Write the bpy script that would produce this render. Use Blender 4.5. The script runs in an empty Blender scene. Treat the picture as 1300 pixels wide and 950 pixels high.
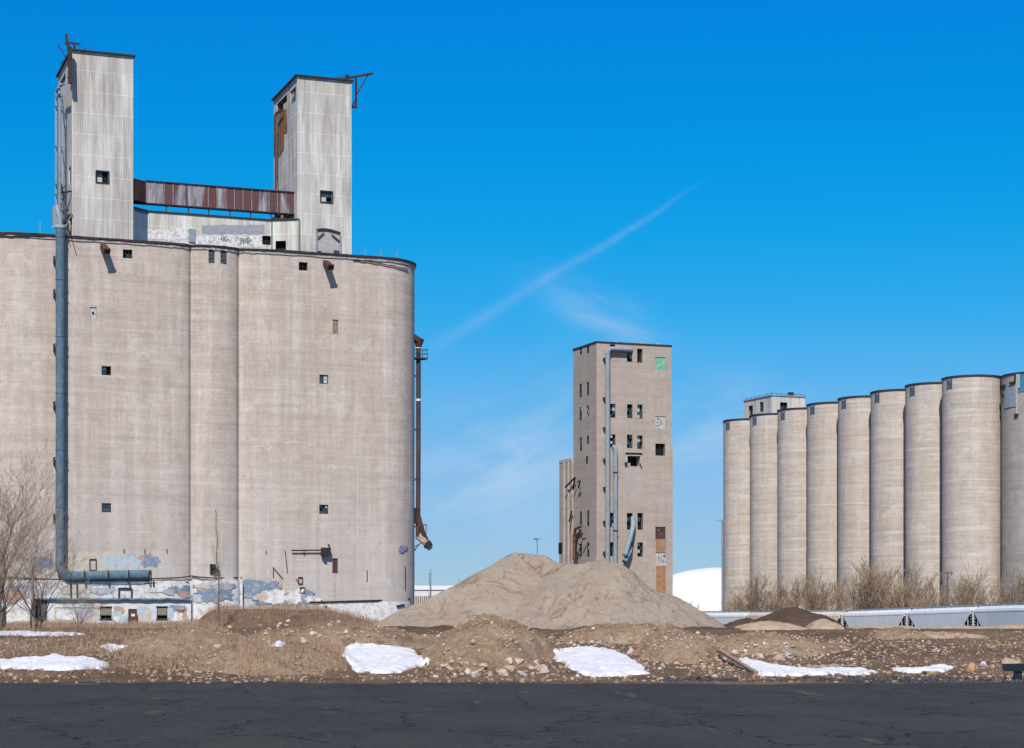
import bpy, bmesh, math, random
import numpy as np
from mathutils import Vector, Matrix
F=2500.0; HZ=789.0; EYE=2.0
R=math.radians
random.seed(7); rng=np.random.default_rng(7)
sc=bpy.context.scene
col=sc.collection
# ------------------------------------------------------------------ frames
class Frame:
    def __init__(s,px,d,yaw):
        s.o=((px-650)/F*d,d); s.yaw=R(yaw); s.v=(math.cos(s.yaw),math.sin(s.yaw)); s.u=(-math.sin(s.yaw),math.cos(s.yaw))
    def pix(s,px,py,ly=0.0):          # point of the pixel ray on the plane local y = ly
        k=(px-650)/F; d=(ly+s.o[0]*s.u[0]+s.o[1]*s.u[1])/(k*s.u[0]+s.u[1])
        return (k*d-s.o[0])*s.v[0]+(d-s.o[1])*s.v[1], EYE+(HZ-py)/F*d
    def side(s,px,py,lx=0.0):         # on the plane local x = lx -> (local y, z)
        k=(px-650)/F; d=(lx+s.o[0]*s.v[0]+s.o[1]*s.v[1])/(k*s.v[0]+s.v[1])
        return (k*d-s.o[0])*s.u[0]+(d-s.o[1])*s.u[1], EYE+(HZ-py)/F*d
def at(px,py,d): return Vector(((px-650)/F*d,d,EYE+(HZ-py)/F*d))
# ------------------------------------------------------------------ noise (numpy)
def _h(ix,iy,seed):
    n=(ix.astype(np.int64)*374761393+iy.astype(np.int64)*668265263+seed*1442695041)&0x7fffffff
    n=((n^(n>>13))*1274126177)&0x7fffffff
    return ((n^(n>>16))&0xffff)/65535.0
def vnoise(x,y,seed=0):
    x=np.asarray(x,float);y=np.asarray(y,float)
    ix=np.floor(x);iy=np.floor(y);fx=x-ix;fy=y-iy
    fx=fx*fx*(3-2*fx);fy=fy*fy*(3-2*fy)
    a=_h(ix,iy,seed);b=_h(ix+1,iy,seed);c=_h(ix,iy+1,seed);d=_h(ix+1,iy+1,seed)
    return (a+(b-a)*fx)*(1-fy)+(c+(d-c)*fx)*fy
def fbm(x,y,oct=4,seed=0,gain=0.5):
    s=0;a=1;t=0
    for i in range(oct):
        s=s+a*(vnoise(x,y,seed+i*17)-0.5);t+=a;a*=gain;x=np.asarray(x)*2.03+3.1;y=np.asarray(y)*2.03-1.7
    return s/t*2
def sstep(a,b,x):
    t=np.clip((x-a)/(b-a),0,1);return t*t*(3-2*t)
# ------------------------------------------------------------------ mesh builder
class MB:
    def __init__(s): s.v=[];s.f=[];s.m=[]
    def face(s,pts,mi=0):
        n=len(s.v); s.v.extend([tuple(p) for p in pts]); s.f.append(tuple(range(n,n+len(pts)))); s.m.append(mi)
    def box(s,x0,x1,y0,y1,z0,z1,mi=0,M=None):
        c=[(x0,y0,z0),(x1,y0,z0),(x1,y1,z0),(x0,y1,z0),(x0,y0,z1),(x1,y0,z1),(x1,y1,z1),(x0,y1,z1)]
        if M: c=[M(*p) for p in c]
        n=len(s.v); s.v.extend([tuple(p) for p in c])
        for f in ((0,3,2,1),(4,5,6,7),(0,1,5,4),(1,2,6,5),(2,3,7,6),(3,0,4,7)):
            s.f.append(tuple(n+i for i in f)); s.m.append(mi)
    def bar(s,a,b,w,h=None,mi=0):
        a=Vector(a);b=Vector(b);h=h or w;d=(b-a).normalized()
        up=Vector((0,0,1)) if abs(d.z)<.9 else Vector((0,1,0))
        x=d.cross(up).normalized()*w/2;y=d.cross(x).normalized()*h/2
        n=len(s.v)
        for p in (a,b):
            for q in (-x-y,x-y,x+y,-x+y): s.v.append(tuple(p+q))
        for f in ((0,3,2,1),(4,5,6,7),(0,1,5,4),(1,2,6,5),(2,3,7,6),(3,0,4,7)):
            s.f.append(tuple(n+i for i in f)); s.m.append(mi)
    def tube(s,pts,r,n=12,mi=0,cap=True):
        pts=[Vector(p) for p in pts]; rs=r if isinstance(r,(list,tuple)) else [r]*len(pts)
        base=len(s.v); px=None
        for i,p in enumerate(pts):
            d=(pts[min(i+1,len(pts)-1)]-pts[max(i-1,0)]).normalized()
            if px is None:
                up=Vector((0,0,1)) if abs(d.z)<.9 else Vector((0,1,0)); x=d.cross(up).normalized()
            else: x=(px-d*px.dot(d)).normalized()
            px=x; y=d.cross(x)
            for k in range(n):
                a=2*math.pi*k/n; s.v.append(tuple(p+(x*math.cos(a)+y*math.sin(a))*rs[i]))
        for i in range(len(pts)-1):
            for k in range(n):
                k2=(k+1)%n; s.f.append((base+i*n+k,base+i*n+k2,base+(i+1)*n+k2,base+(i+1)*n+k)); s.m.append(mi)
        if cap:
            s.f.append(tuple(base+k for k in range(n))[::-1]); s.m.append(mi)
            s.f.append(tuple(base+(len(pts)-1)*n+k for k in range(n))); s.m.append(mi)
    def build(s,name,mats,parent=None,smooth=None,fixn=True):
        me=bpy.data.meshes.new(name); me.from_pydata(s.v,[],s.f)
        if not isinstance(mats,(list,tuple)): mats=[mats]
        for m in mats: me.materials.append(m)
        if len(mats)>1: me.polygons.foreach_set('material_index',s.m)
        me.update()
        if fixn:
            bm=bmesh.new();bm.from_mesh(me);bmesh.ops.recalc_face_normals(bm,faces=bm.faces);bm.to_mesh(me);bm.free()
        if smooth is not None:
            me.shade_smooth(); me.set_sharp_from_angle(angle=R(smooth))
        o=bpy.data.objects.new(name,me); col.objects.link(o)
        if parent: o.parent=parent
        return o
def build_split(mb,name,mats,parent=None,smooth=None,gap=None):
    n=len(mb.v); p=list(range(n))
    def f(a):
        while p[a]!=a: p[a]=p[p[a]]; a=p[a]
        return a
    for fc in mb.f:
        for q in fc[1:]: p[f(fc[0])]=f(q)
    if gap:   # merge islands whose centres lie closer than gap
        cs={}
        for i in range(n): cs.setdefault(f(i),[]).append(mb.v[i])
        ce=[(r_,Vector([sum(c[k] for c in v)/len(v) for k in range(3)])) for r_,v in cs.items()]
        for i,(ra,ca) in enumerate(ce):
            for rb,cb in ce[:i]:
                if (ca-cb).length<gap: p[f(ra)]=f(rb)
    gr={}
    for fc,mi in zip(mb.f,mb.m): gr.setdefault(f(fc[0]),[]).append((fc,mi))
    for g_ in gr.values():
        q=MB(); mp={}
        for fc,mi in g_:
            for i in fc:
                if i not in mp: mp[i]=len(q.v); q.v.append(mb.v[i])
            q.f.append(tuple(mp[i] for i in fc)); q.m.append(mi)
        q.build(name,mats,parent,smooth)
def npmesh(name,V,Fc,mats,parent=None,smooth=True,mi=None):
    me=bpy.data.meshes.new(name); V=np.asarray(V,np.float32);Fc=np.asarray(Fc,np.int32);k=Fc.shape[1]
    me.vertices.add(len(V)); me.vertices.foreach_set('co',V.ravel())
    me.loops.add(Fc.size); me.loops.foreach_set('vertex_index',Fc.ravel())
    me.polygons.add(len(Fc)); me.polygons.foreach_set('loop_start',np.arange(0,Fc.size,k,dtype=np.int32)); 
    for m in (mats if isinstance(mats,(list,tuple)) else [mats]): me.materials.append(m)
    if mi is not None: me.polygons.foreach_set('material_index',np.asarray(mi,np.int32))
    me.update(calc_edges=True); me.validate()
    if smooth: me.shade_smooth()
    o=bpy.data.objects.new(name,me); col.objects.link(o)
    if parent: o.parent=parent
    return o
def tag(o,label=None,cat=None,group=None,kind=None):
    if label:o['label']=label
    if cat:o['category']=cat
    if group:o['group']=group
    if kind:o['kind']=kind
    return o
def empty(name,loc=(0,0,0),rz=0,label=None,cat=None,group=None):
    o=bpy.data.objects.new(name,None); o.empty_display_size=.5; col.objects.link(o); o.location=loc;o.rotation_euler=(0,0,rz)
    return tag(o,label,cat,group)
def copy_tree(o,parent=None):
    c=o.copy(); col.objects.link(c); c.parent=parent
    for ch in list(o.children): copy_tree(ch,c)
    return c
# ------------------------------------------------------------------ materials
def srgb(r,g,b):
    f=lambda c:(c/255/12.92) if c/255<=.04045 else ((c/255+.055)/1.055)**2.4
    return (f(r),f(g),f(b),1)
class NM:
    def __init__(s,name,rough=.85,metal=0.0,spec=.3):
        s.m=bpy.data.materials.new(name); s.m.use_nodes=True; s.t=s.m.node_tree; s.n=s.t.nodes; s.l=s.t.links
        s.b=s.n['Principled BSDF']; s.b.inputs['Roughness'].default_value=rough; s.b.inputs['Metallic'].default_value=metal
        s.b.inputs['Specular IOR Level'].default_value=spec
        s.tc=s.n.new('ShaderNodeTexCoord')
    def map(s,scale,src='Object',loc=(0,0,0)):
        m=s.n.new('ShaderNodeMapping'); m.inputs['Scale'].default_value=scale; m.inputs['Location'].default_value=loc
        s.l.new(getattr(s,'vsrc',None) or s.tc.outputs[src],m.inputs[0]); return m.outputs[0]
    def noise(s,scale=(1,1,1),detail=4,rough=.6,lo=.35,hi=.65,loc=(0,0,0),dist=0):
        n=s.n.new('ShaderNodeTexNoise'); n.inputs['Scale'].default_value=1; n.inputs['Detail'].default_value=detail; n.inputs['Roughness'].default_value=rough
        n.inputs['Distortion'].default_value=dist
        s.l.new(s.map(scale,loc=loc),n.inputs['Vector'])
        return s.ramp(n.outputs[0],lo,hi)
    def ramp(s,sock,lo,hi,a=0,b=1):
        r=s.n.new('ShaderNodeMapRange'); s.l.new(sock,r.inputs[0]); r.inputs[1].default_value=lo;r.inputs[2].default_value=hi;r.inputs[3].default_value=a;r.inputs[4].default_value=b
        return r.outputs[0]
    def mul(s,a,b,op='MULTIPLY'):
        m=s.n.new('ShaderNodeMath'); m.operation=op
        for i,q in enumerate((a,b)):
            if isinstance(q,(int,float)): m.inputs[i].default_value=q
            else: s.l.new(q,m.inputs[i])
        return m.outputs[0]
    def mix(s,fac,a,b,mode='MIX'):
        m=s.n.new('ShaderNodeMix'); m.data_type='RGBA'; m.blend_type=mode
        for i,q in ((0,fac),(6,a),(7,b)):
            if isinstance(q,(int,float)): m.inputs[i].default_value=q
            elif isinstance(q,tuple): m.inputs[i].default_value=q
            else: s.l.new(q,m.inputs[i])
        return m.outputs[2]
    def pos(s,ax='Z'):
        x=s.n.new('ShaderNodeSeparateXYZ'); s.l.new(s.tc.outputs['Object'],x.inputs[0]); return x.outputs[ax]
    def color(s,c):
        if isinstance(c,tuple): s.b.inputs['Base Color'].default_value=c
        else: s.l.new(c,s.b.inputs['Base Color'])
    def bump(s,h,st=.3,dist=.05):
        b=s.n.new('ShaderNodeBump'); b.inputs['Strength'].default_value=st; b.inputs['Distance'].default_value=dist
        s.l.new(h,b.inputs['Height']); s.l.new(b.outputs[0],s.b.inputs['Normal'])
def g(v,t=(1,1,1)): return (v*t[0],v*t[1],v*t[2],1)
def concrete(name,base,warm,light,dark,streak=.5,lift=1.2,white_base=None,vary=False):
    m=NM(name,.95,0,.15)
    if vary:
        oi=m.n.new('ShaderNodeObjectInfo'); va=m.n.new('ShaderNodeVectorMath'); va.operation='MULTIPLY_ADD'; m.l.new(oi.outputs['Random'],va.inputs[0]); va.inputs[1].default_value=(190,90,47); m.l.new(m.tc.outputs['Object'],va.inputs[2]); m.vsrc=va.outputs[0]
    c=m.mix(m.noise((.12,.12,.10),5,.6,.35,.65),base,warm)
    c=m.mix(m.mul(m.noise((.9,.9,.05),4,.6,.45,.72),streak),c,light)               # vertical washes
    c=m.mix(m.mul(m.noise((2.2,2.2,.11),4,.7,.5,.75,(5,3,1)),streak*.7),c,light)
    c=m.mix(m.mul(m.noise((1.5,1.5,.04),3,.6,.52,.75,(9,1,4)),streak*.6),c,dark)
    c=m.mix(m.mul(m.noise((.05,.05,lift*.7),4,.6,.46,.72),.38),c,dark)                 # slip-form bands
    c=m.mix(m.mul(m.noise((.16,.16,2.6),4,.75,.48,.76,(2,8,3)),.30),c,light)
    c=m.mix(m.mul(m.noise((.35,.35,2.0),4,.75,.54,.74,(12,8,3)),.32),c,dark)
    c=m.mix(m.mul(m.noise((.22,.22,.25),5,.7,.55,.72,(4,4,4)),.45),c,light)
    c=m.mix(m.mul(m.noise((.5,.5,.5),6,.75,.45,.7,(3,7,1)),.45),c,dark)
    c=m.mix(m.mul(m.noise((4,4,4),4,.7,.4,.7),.3),c,dark)
    c=m.mix(m.mul(m.noise((1.1,1.1,.5),9,.8,.50,.64,(6,2,9)),.42),c,dark)
    c=m.mix(m.mul(m.noise((1.6,1.6,.9),9,.82,.53,.66,(1,12,9)),.40),c,light)
    c=m.mix(m.mul(m.noise((.5,.5,5),5,.75,.64,.70,(3,5,9)),.45),c,tuple(x*.6 for x in dark[:3])+(1,))
    c=m.mix(m.mul(m.noise((6,6,.7),5,.75,.62,.72,(13,5,9)),.35),c,dark)
    bs=.6 if vary else .3
    c=m.mix(m.mul(m.noise((.06,.06,2.1),6,.8,.50,.62,(7,2,5)),bs),c,dark)
    c=m.mix(m.mul(m.noise((.07,.07,1.5),6,.8,.52,.64,(1,2,15)),bs),c,light)
    c=m.mix(m.mul(m.noise((.16,.16,.30),5,.75,.58,.63,(21,3,5)),.35),c,light)
    if white_base:
        z0,z1,amt=white_base
        w=m.mul(m.ramp(m.pos('Z'),z0,z1,1,0),m.noise((.6,.6,.12),4,.7,.36,.6))
        c=m.mix(m.mul(w,amt),c,(.48,.46,.45,1))
    m.color(c)
    h=m.mul(m.mul(m.noise((.3,.3,2.4),6,.75,.2,.8),.6),m.noise((5,5,5),4,.7,.2,.8),'ADD')
    m.bump(h,.4,.05)
    return m.m
M={}
M['conc']=concrete('weathered_concrete',(.465,.392,.332,1),(.50,.412,.34,1),(.65,.585,.525,1),(.32,.265,.225,1),.8,1.1,(3,20,.7))
M['conc_tower']=concrete('tower_concrete',(.40,.335,.28,1),(.43,.355,.29,1),(.51,.45,.395,1),(.29,.235,.195,1),.4,.9)
M['conc_silo']=concrete('silo_concrete',(.475,.415,.35,1),(.52,.445,.365,1),(.64,.59,.53,1),(.345,.295,.245,1),.6,1.0,None,True)
def flat(name,c,rough=.8,metal=0,var=.25,scale=2,spec=.3):
    m=NM(name,rough,metal,spec)
    m.color(m.mix(m.noise((scale,scale,scale),4,.6,.35,.7),c,tuple(x*(1-var) for x in c[:3])+(1,)))
    return m.m
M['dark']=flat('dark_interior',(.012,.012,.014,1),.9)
M['black']=flat('black_steel',(.03,.028,.028,1),.7)
M['white']=flat('white_paint',(.72,.72,.7,1),.7,0,.15)
def snowm():
    m=NM('snow_surface',.65,0,.2)
    c=m.mix(m.noise((1.2,.8,2),6,.75,.45,.7),(.72,.72,.735,1),(.55,.55,.56,1))
    c=m.mix(m.mul(m.noise((4,3,4),6,.85,.58,.68,(3,1,1)),.7),c,(.36,.30,.24,1)); m.color(c); m.bump(m.noise((3,2,3),7,.75,.2,.8),.6,.12); return m.m
M['snow']=snowm()
def glassm():
    m=NM('window_glass',.12,0,.6); m.color(m.mix(m.noise((3,3,3),3,.6,.45,.55),(.02,.03,.04,1),(.05,.08,.105,1))); return m.m
M['glass']=glassm()
M['board']=flat('pale_board',(.5,.49,.46,1),.85,0,.35,4)
M['teal']=flat('teal_trim',(.10,.22,.19,1),.7)
def rusty(name,base,r1,r2,amt=(.45,.6),sc_=(1.2,1.2,.4)):
    m=NM(name,.8,.1,.3)
    c=m.mix(m.noise(sc_,5,.65,amt[0],amt[1]),base,r1)
    c=m.mix(m.noise((3,3,2),4,.7,.5,.7,(3,2,1)),c,r2); m.color(c); m.bump(m.noise((8,8,8),3,.6,.3,.7),.2,.01); return m.m
M['rust']=rusty('rusted_steel',(.075,.038,.034,1),(.12,.052,.036,1),(.05,.034,.034,1))
M['rustorange']=rusty('orange_rust',(.20,.085,.03,1),(.32,.19,.09,1),(.11,.05,.028,1))
M['duct']=rusty('blue_grey_steel',(.095,.155,.205,1),(.07,.125,.165,1),(.16,.22,.26,1),(.4,.6))
M['galv']=rusty('galvanised_duct',(.25,.31,.35,1),(.19,.25,.30,1),(.33,.36,.38,1))
M['louvre']=rusty('blue_louvre',(.10,.17,.24,1),(.14,.21,.28,1),(.2,.24,.27,1))
M['rim']=rusty('rim_flashing',(.035,.026,.028,1),(.07,.032,.028,1),(.022,.022,.026,1))
def corrugated(name,base,dk,rust,per=.18,horiz=2.15,white=None):
    m=NM(name,.85,0,.2)
    c=m.mix(m.noise((.8,.8,.12),5,.65,.4,.65),base,dk)
    c=m.mix(m.mul(m.noise((3.2,3.2,.16),5,.75,.50,.68,(2,1,0)),.65),c,tuple(x*.6 for x in dk[:3])+(1,))
    c=m.mix(m.mul(m.noise((2.1,2.1,.10),4,.7,.5,.72,(7,1,0)),.6),c,tuple(min(.75,x*1.35) for x in base[:3])+(1,))
    c=m.mix(m.mul(m.noise((1.3,1.3,.18),5,.75,.60,.72,(11,5,2)),.45),c,rust)
    z=m.pos('Z'); x=m.mul(m.pos('X'),m.pos('Y'),'ADD')
    # sheet rows: each about horiz tall with a lapped lower edge
    fr=m.mul(m.mul(z,1/horiz),0,'ADD'); f=m.n.new('ShaderNodeMath'); f.operation='FRACT'; m.l.new(fr,f.inputs[0])
    lap=m.ramp(f.outputs[0],0.0,.05,1,0)
    c=m.mix(m.mul(m.mul(lap,.28),m.noise((.7,.7,.7),3,.6,.35,.6,(5,5,5))),c,tuple(min(.8,v*1.3) for v in base[:3])+(1,))
    fl=m.n.new('ShaderNodeMath'); fl.operation='FLOOR'; m.l.new(fr,fl.inputs[0])
    fx=m.n.new('ShaderNodeMath'); fx.operation='FLOOR'; m.l.new(m.mul(x,1/1.05),fx.inputs[0])
    wn=m.n.new('ShaderNodeTexWhiteNoise'); wn.noise_dimensions='2D'; cb=m.n.new('ShaderNodeCombineXYZ'); m.l.new(fl.outputs[0],cb.inputs[0]); m.l.new(fx.outputs[0],cb.inputs[1]); m.l.new(cb.outputs[0],wn.inputs['Vector'])
    c=m.mix(m.mul(wn.outputs[0],.35),c,dk)
    m.color(c)
    w=m.n.new('ShaderNodeMath'); w.operation='SINE'; m.l.new(m.mul(x,2*math.pi/per),w.inputs[0])
    m.bump(m.mul(m.mul(w.outputs[0],.5),m.mul(lap,1.2),'ADD'),.5,.04)
    return m.m
M['cladding']=corrugated('weathered_cladding',(.60,.575,.53,1),(.37,.345,.31,1),(.30,.19,.12,1))
M['cladwhite']=corrugated('pale_cladding',(.66,.64,.58,1),(.42,.40,.34,1),(.25,.18,.12,1))
def gallery_mat():
    m=NM('rust_striped_gallery',.6,.1,.3)
    # rust arches rising on each sheet: noise strongly stretched down
    a=m.noise((.75,.75,.07),3,.5,.44,.50); b=m.noise((3,3,.4),4,.7,.4,.6,(3,3,3))
    c=m.mix(a,(.36,.34,.38,1),(.12,.048,.038,1)); c=m.mix(m.mul(b,.6),c,(.085,.07,.085,1)); m.color(c); return m.m
M['gallery']=gallery_mat()
# ground mats
def earth(name,a,b,dk,lt,rock=.35,sc_=1.0,bst=.7):
    m=NM(name,.97,0,.1)
    c=m.mix(m.noise((.11*sc_,.07*sc_,.3),5,.65,.4,.62),a,b)
    c=m.mix(m.mul(m.noise((.5*sc_,.3*sc_,.5),5,.7,.5,.7,(3,1,2)),.8),c,dk)
    c=m.mix(m.mul(m.noise((2.2*sc_,1.6*sc_,2.5),8,.8,.47,.66,(1,4,2)),.75),c,dk)
    c=m.mix(m.mul(m.noise((.9*sc_,.6*sc_,1.5),8,.8,.55,.66,(8,4,7)),.55),c,lt)
    c=m.mix(m.mul(m.noise((7*sc_,7*sc_,7),4,.75,.56,.68,(5,4,2)),rock),c,lt)
    m.color(c); m.bump(m.mul(m.noise((3*sc_,3*sc_,3),5,.75,.2,.8),m.noise((11*sc_,11*sc_,11),5,.8,.2,.8),'ADD'),bst,.3)
    return m.m
M['ground']=earth('site_dirt',(.19,.125,.08,1),(.29,.20,.13,1),(.095,.058,.036,1),(.46,.37,.28,1),.4)
M['mound']=earth('tan_fill',(.40,.27,.165,1),(.49,.35,.23,1),(.165,.098,.055,1),(.62,.51,.38,1),.5)
M['soil']=earth('dark_topsoil',(.13,.085,.06,1),(.16,.105,.075,1),(.08,.05,.035,1),(.22,.16,.12,1),.2)
M['sand']=earth('pale_sand',(.37,.275,.185,1),(.42,.32,.22,1),(.27,.195,.13,1),(.55,.48,.4,1),.3,.7,.3)
def gravel():
    m=NM('crushed_gravel',.97,0,.1)
    c=m.mix(m.noise((.3,.3,.5),5,.65,.4,.62),(.40,.32,.245,1),(.455,.37,.285,1))
    c=m.mix(m.mul(m.noise((.42,.42,.30),9,.8,.545,.60,(7,3,1),1.8),.75),c,(.205,.14,.10,1))
    c=m.mix(m.mul(m.noise((1.3,1.3,1.0),9,.82,.52,.62,(2,3,1),.6),.45),c,(.22,.165,.12,1))
    c=m.mix(m.mul(m.noise((3,3,3),5,.8,.5,.75),.35),c,(.22,.17,.13,1))
    c=m.mix(m.mul(m.noise((9,9,9),4,.8,.56,.7),.3),c,(.5,.44,.38,1))
    m.color(c); m.bump(m.noise((2.2,2.2,2.2),9,.8,.2,.8),.8,.3); return m.m
M['gravel']=gravel()
def asph():
    m=NM('old_asphalt',.95,0,.15)
    c=m.mix(m.noise((.35,.12,1),6,.7,.4,.65),(.030,.030,.030,1),(.047,.045,.042,1))
    c=m.mix(m.mul(m.noise((9,9,9),5,.8,.52,.66),.6),c,(.10,.095,.085,1))
    c=m.mix(m.mul(m.noise((.9,.10,1),7,.75,.60,.68,(3,8,1)),.7),c,(.13,.10,.07,1))     # dirt tracked over it
    v=m.n.new('ShaderNodeTexVoronoi'); v.feature='DISTANCE_TO_EDGE'; v.inputs['Scale'].default_value=1; v.inputs['Randomness'].default_value=1
    mp=m.n.new('ShaderNodeMapping'); mp.inputs['Scale'].default_value=(.30,.16,1); mp.inputs['Rotation'].default_value=(0,0,.2); ad=m.n.new('ShaderNodeVectorMath'); ad.operation='ADD'
    nz=m.n.new('ShaderNodeTexNoise'); nz.inputs['Scale'].default_value=.9; nz.inputs['Detail'].default_value=5; m.l.new(m.tc.outputs['Object'],nz.inputs['Vector']); m.l.new(m.tc.outputs['Object'],ad.inputs[0]); m.l.new(nz.outputs[1],ad.inputs[1]); m.l.new(ad.outputs[0],mp.inputs[0]); m.l.new(mp.outputs[0],v.inputs['Vector'])
    c=m.mix(m.ramp(v.outputs[0],.004,.012,.9,0),c,(.008,.008,.008,1))
    m.color(c); m.bump(m.mul(m.noise((14,14,14),5,.8,.2,.8),m.ramp(v.outputs[0],.0,.012,0,1),'ADD'),.5,.03); return m.m
M['asphalt']=asph()
M['asphalt_x']=earth('old_asphalt',(.032,.031,.031,1),(.042,.040,.039,1),(.02,.02,.02,1),(.14,.135,.13,1),.35,1.2,.4)
def stone(name,cols,island=False):
    m=NM(name,.9,0,.2)
    if island:
        gi=m.n.new('ShaderNodeNewGeometry'); src=gi.outputs['Random Per Island']
    else:
        oi=m.n.new('ShaderNodeObjectInfo'); src=oi.outputs['Random']
    r=m.n.new('ShaderNodeValToRGB'); r.color_ramp.interpolation='CONSTANT'; m.l.new(src,r.inputs[0])
    e=r.color_ramp.elements
    while len(e)<len(cols): e.new(.5)
    for i,c in enumerate(cols): e[i].position=i/len(cols); e[i].color=c
    c=m.mix(m.ramp(m.noise((5,5,5),4,.7,.4,.65),0,1,.25,.75) if island else m.mul(m.noise((5,5,5),4,.7,.45,.65),.5),r.outputs[0],((.27,.18,.11,1) if name!='asphalt_chunks' else (.05,.05,.055,1)) if island else (.2,.15,.11,1)); m.color(c); m.bump(m.noise((14,14,14),4,.7,.2,.8),.35,.03); return m.m
stcols=[(.50,.41,.31,1),(.58,.50,.42,1),(.38,.34,.31,1),(.50,.34,.24,1),(.62,.56,.49,1),(.42,.33,.24,1),(.33,.33,.34,1),(.54,.43,.35,1)]
M['stone']=stone('field_stone',stcols); M['pebble']=stone('pebbles',stcols,True)
M['weed']=None
def weedm(name,cols):
    m=NM(name,.9,0,.1)
    gi=m.n.new('ShaderNodeNewGeometry'); r=m.n.new('ShaderNodeValToRGB'); m.l.new(gi.outputs['Random Per Island'],r.inputs[0])
    e=r.color_ramp.elements
    while len(e)<len(cols): e.new(.5)
    for i,c in enumerate(cols): e[i].position=i/(len(cols)-1); e[i].color=c
    m.color(r.outputs[0]); return m.m
M['weed']=weedm('dry_weeds',[(.30,.20,.125,1),(.38,.27,.18,1),(.24,.13,.085,1),(.45,.36,.26,1)])
M['bark']=flat('grey_bark',(.16,.125,.10,1),.9)
M['twig']=weedm('bare_twigs',[(.25,.185,.135,1),(.33,.245,.165,1),(.15,.115,.10,1)])
M['twigyellow']=weedm('ochre_twigs',[(.38,.285,.17,1),(.30,.215,.14,1),(.17,.13,.10,1)])
# ------------------------------------------------------------------ world, sun, camera
SUN_AZ=R(187); SUN_EL=R(47)
w=bpy.data.worlds.new('World'); sc.world=w; w.use_nodes=True
nt=w.node_tree; N=nt.nodes; L=nt.links
bg=N['Background']; bg.inputs['Strength'].default_value=0.10
sky=N.new('ShaderNodeTexSky'); sky.sky_type='NISHITA'; sky.sun_disc=False; sky.sun_elevation=SUN_EL; sky.sun_rotation=SUN_AZ
sky.altitude=0; sky.air_density=1.0; sky.dust_density=.15; sky.ozone_density=2.0
tc=N.new('ShaderNodeTexCoord'); sep=N.new('ShaderNodeSeparateXYZ'); L.new(tc.outputs['Generated'],sep.inputs[0])
def mt(op,a,b=0.0,c=None):
    m=N.new('ShaderNodeMath'); m.operation=op
    for i,q in enumerate((a,b) if c is None else (a,b,c)):
        if isinstance(q,(int,float)): m.inputs[i].default_value=q
        else: L.new(q,m.inputs[i])
    return m.outputs[0]
el=sep.outputs[2]
cr=N.new('ShaderNodeValToRGB'); L.new(mt('MULTIPLY',el,2.0),cr.inputs[0])
TINT=[(0.0,(.33,.50,.80)),(.08,(.31,.47,.785)),(.15,(.31,.505,.77)),(.23,(.20,.544,.815)),(.307,(.075,.575,.88)),(.384,(.02,.60,.934)),(.46,(.006,.605,.99)),(.6,(.005,.585,1.117)),(1.0,(.30,.62,1.0))]
e=cr.color_ramp.elements
while len(e)<len(TINT): e.new(.5)
for i,(p,c) in enumerate(TINT): e[i].position=p; e[i].color=c+(1,)
mx=N.new('ShaderNodeMix'); mx.data_type='RGBA'; mx.blend_type='MULTIPLY'; mx.inputs[0].default_value=1; L.new(sky.outputs[0],mx.inputs[6]); L.new(cr.outputs[0],mx.inputs[7])
# thin high cloud and an old contrail, placed by direction in the sky
yy=mt('MAXIMUM',sep.outputs[1],.01); U=mt('DIVIDE',sep.outputs[0],yy); V=mt('DIVIDE',sep.outputs[2],yy)
front=mt('GREATER_THAN',sep.outputs[1],.05)
def cn(sx,sy,rot,lo,hi,detail=5,off=0):
    mp=N.new('ShaderNodeMapping'); cb=N.new('ShaderNodeCombineXYZ'); L.new(U,cb.inputs[0]); L.new(V,cb.inputs[1]); L.new(cb.outputs[0],mp.inputs[0])
    mp.inputs['Rotation'].default_value=(0,0,rot)
    mp2=N.new('ShaderNodeMapping'); mp2.inputs['Scale'].default_value=(sx,sy,1); mp2.inputs['Location'].default_value=(off,off*.7,0); L.new(mp.outputs[0],mp2.inputs[0])
    n=N.new('ShaderNodeTexNoise'); n.inputs['Scale'].default_value=1; n.inputs['Detail'].default_value=detail; n.inputs['Roughness'].default_value=.6; n.inputs['Distortion'].default_value=.4
    L.new(mp2.outputs[0],n.inputs['Vector'])
    r=N.new('ShaderNodeMapRange'); r.interpolation_type='SMOOTHSTEP'; L.new(n.outputs[0],r.inputs[0]); r.inputs[1].default_value=lo; r.inputs[2].default_value=hi
    return r.outputs[0]
def blob(px,py,rx,ry,rot=0,soft=1.0):
    u0=(px-650)/F; v0=(HZ-py)/F; du=mt('SUBTRACT',U,u0); dv=mt('SUBTRACT',V,v0); c,s_=math.cos(rot),math.sin(rot)
    a=mt('ADD',mt('MULTIPLY',du,c),mt('MULTIPLY',dv,s_)); b=mt('SUBTRACT',mt('MULTIPLY',dv,c),mt('MULTIPLY',du,s_))
    q=mt('ADD',mt('POWER',mt('ABSOLUTE',mt('MULTIPLY',a,F/rx)),2),mt('POWER',mt('ABSOLUTE',mt('MULTIPLY',b,F/ry)),2))
    return mt('POWER',2.718,mt('MULTIPLY',q,-soft))
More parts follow.
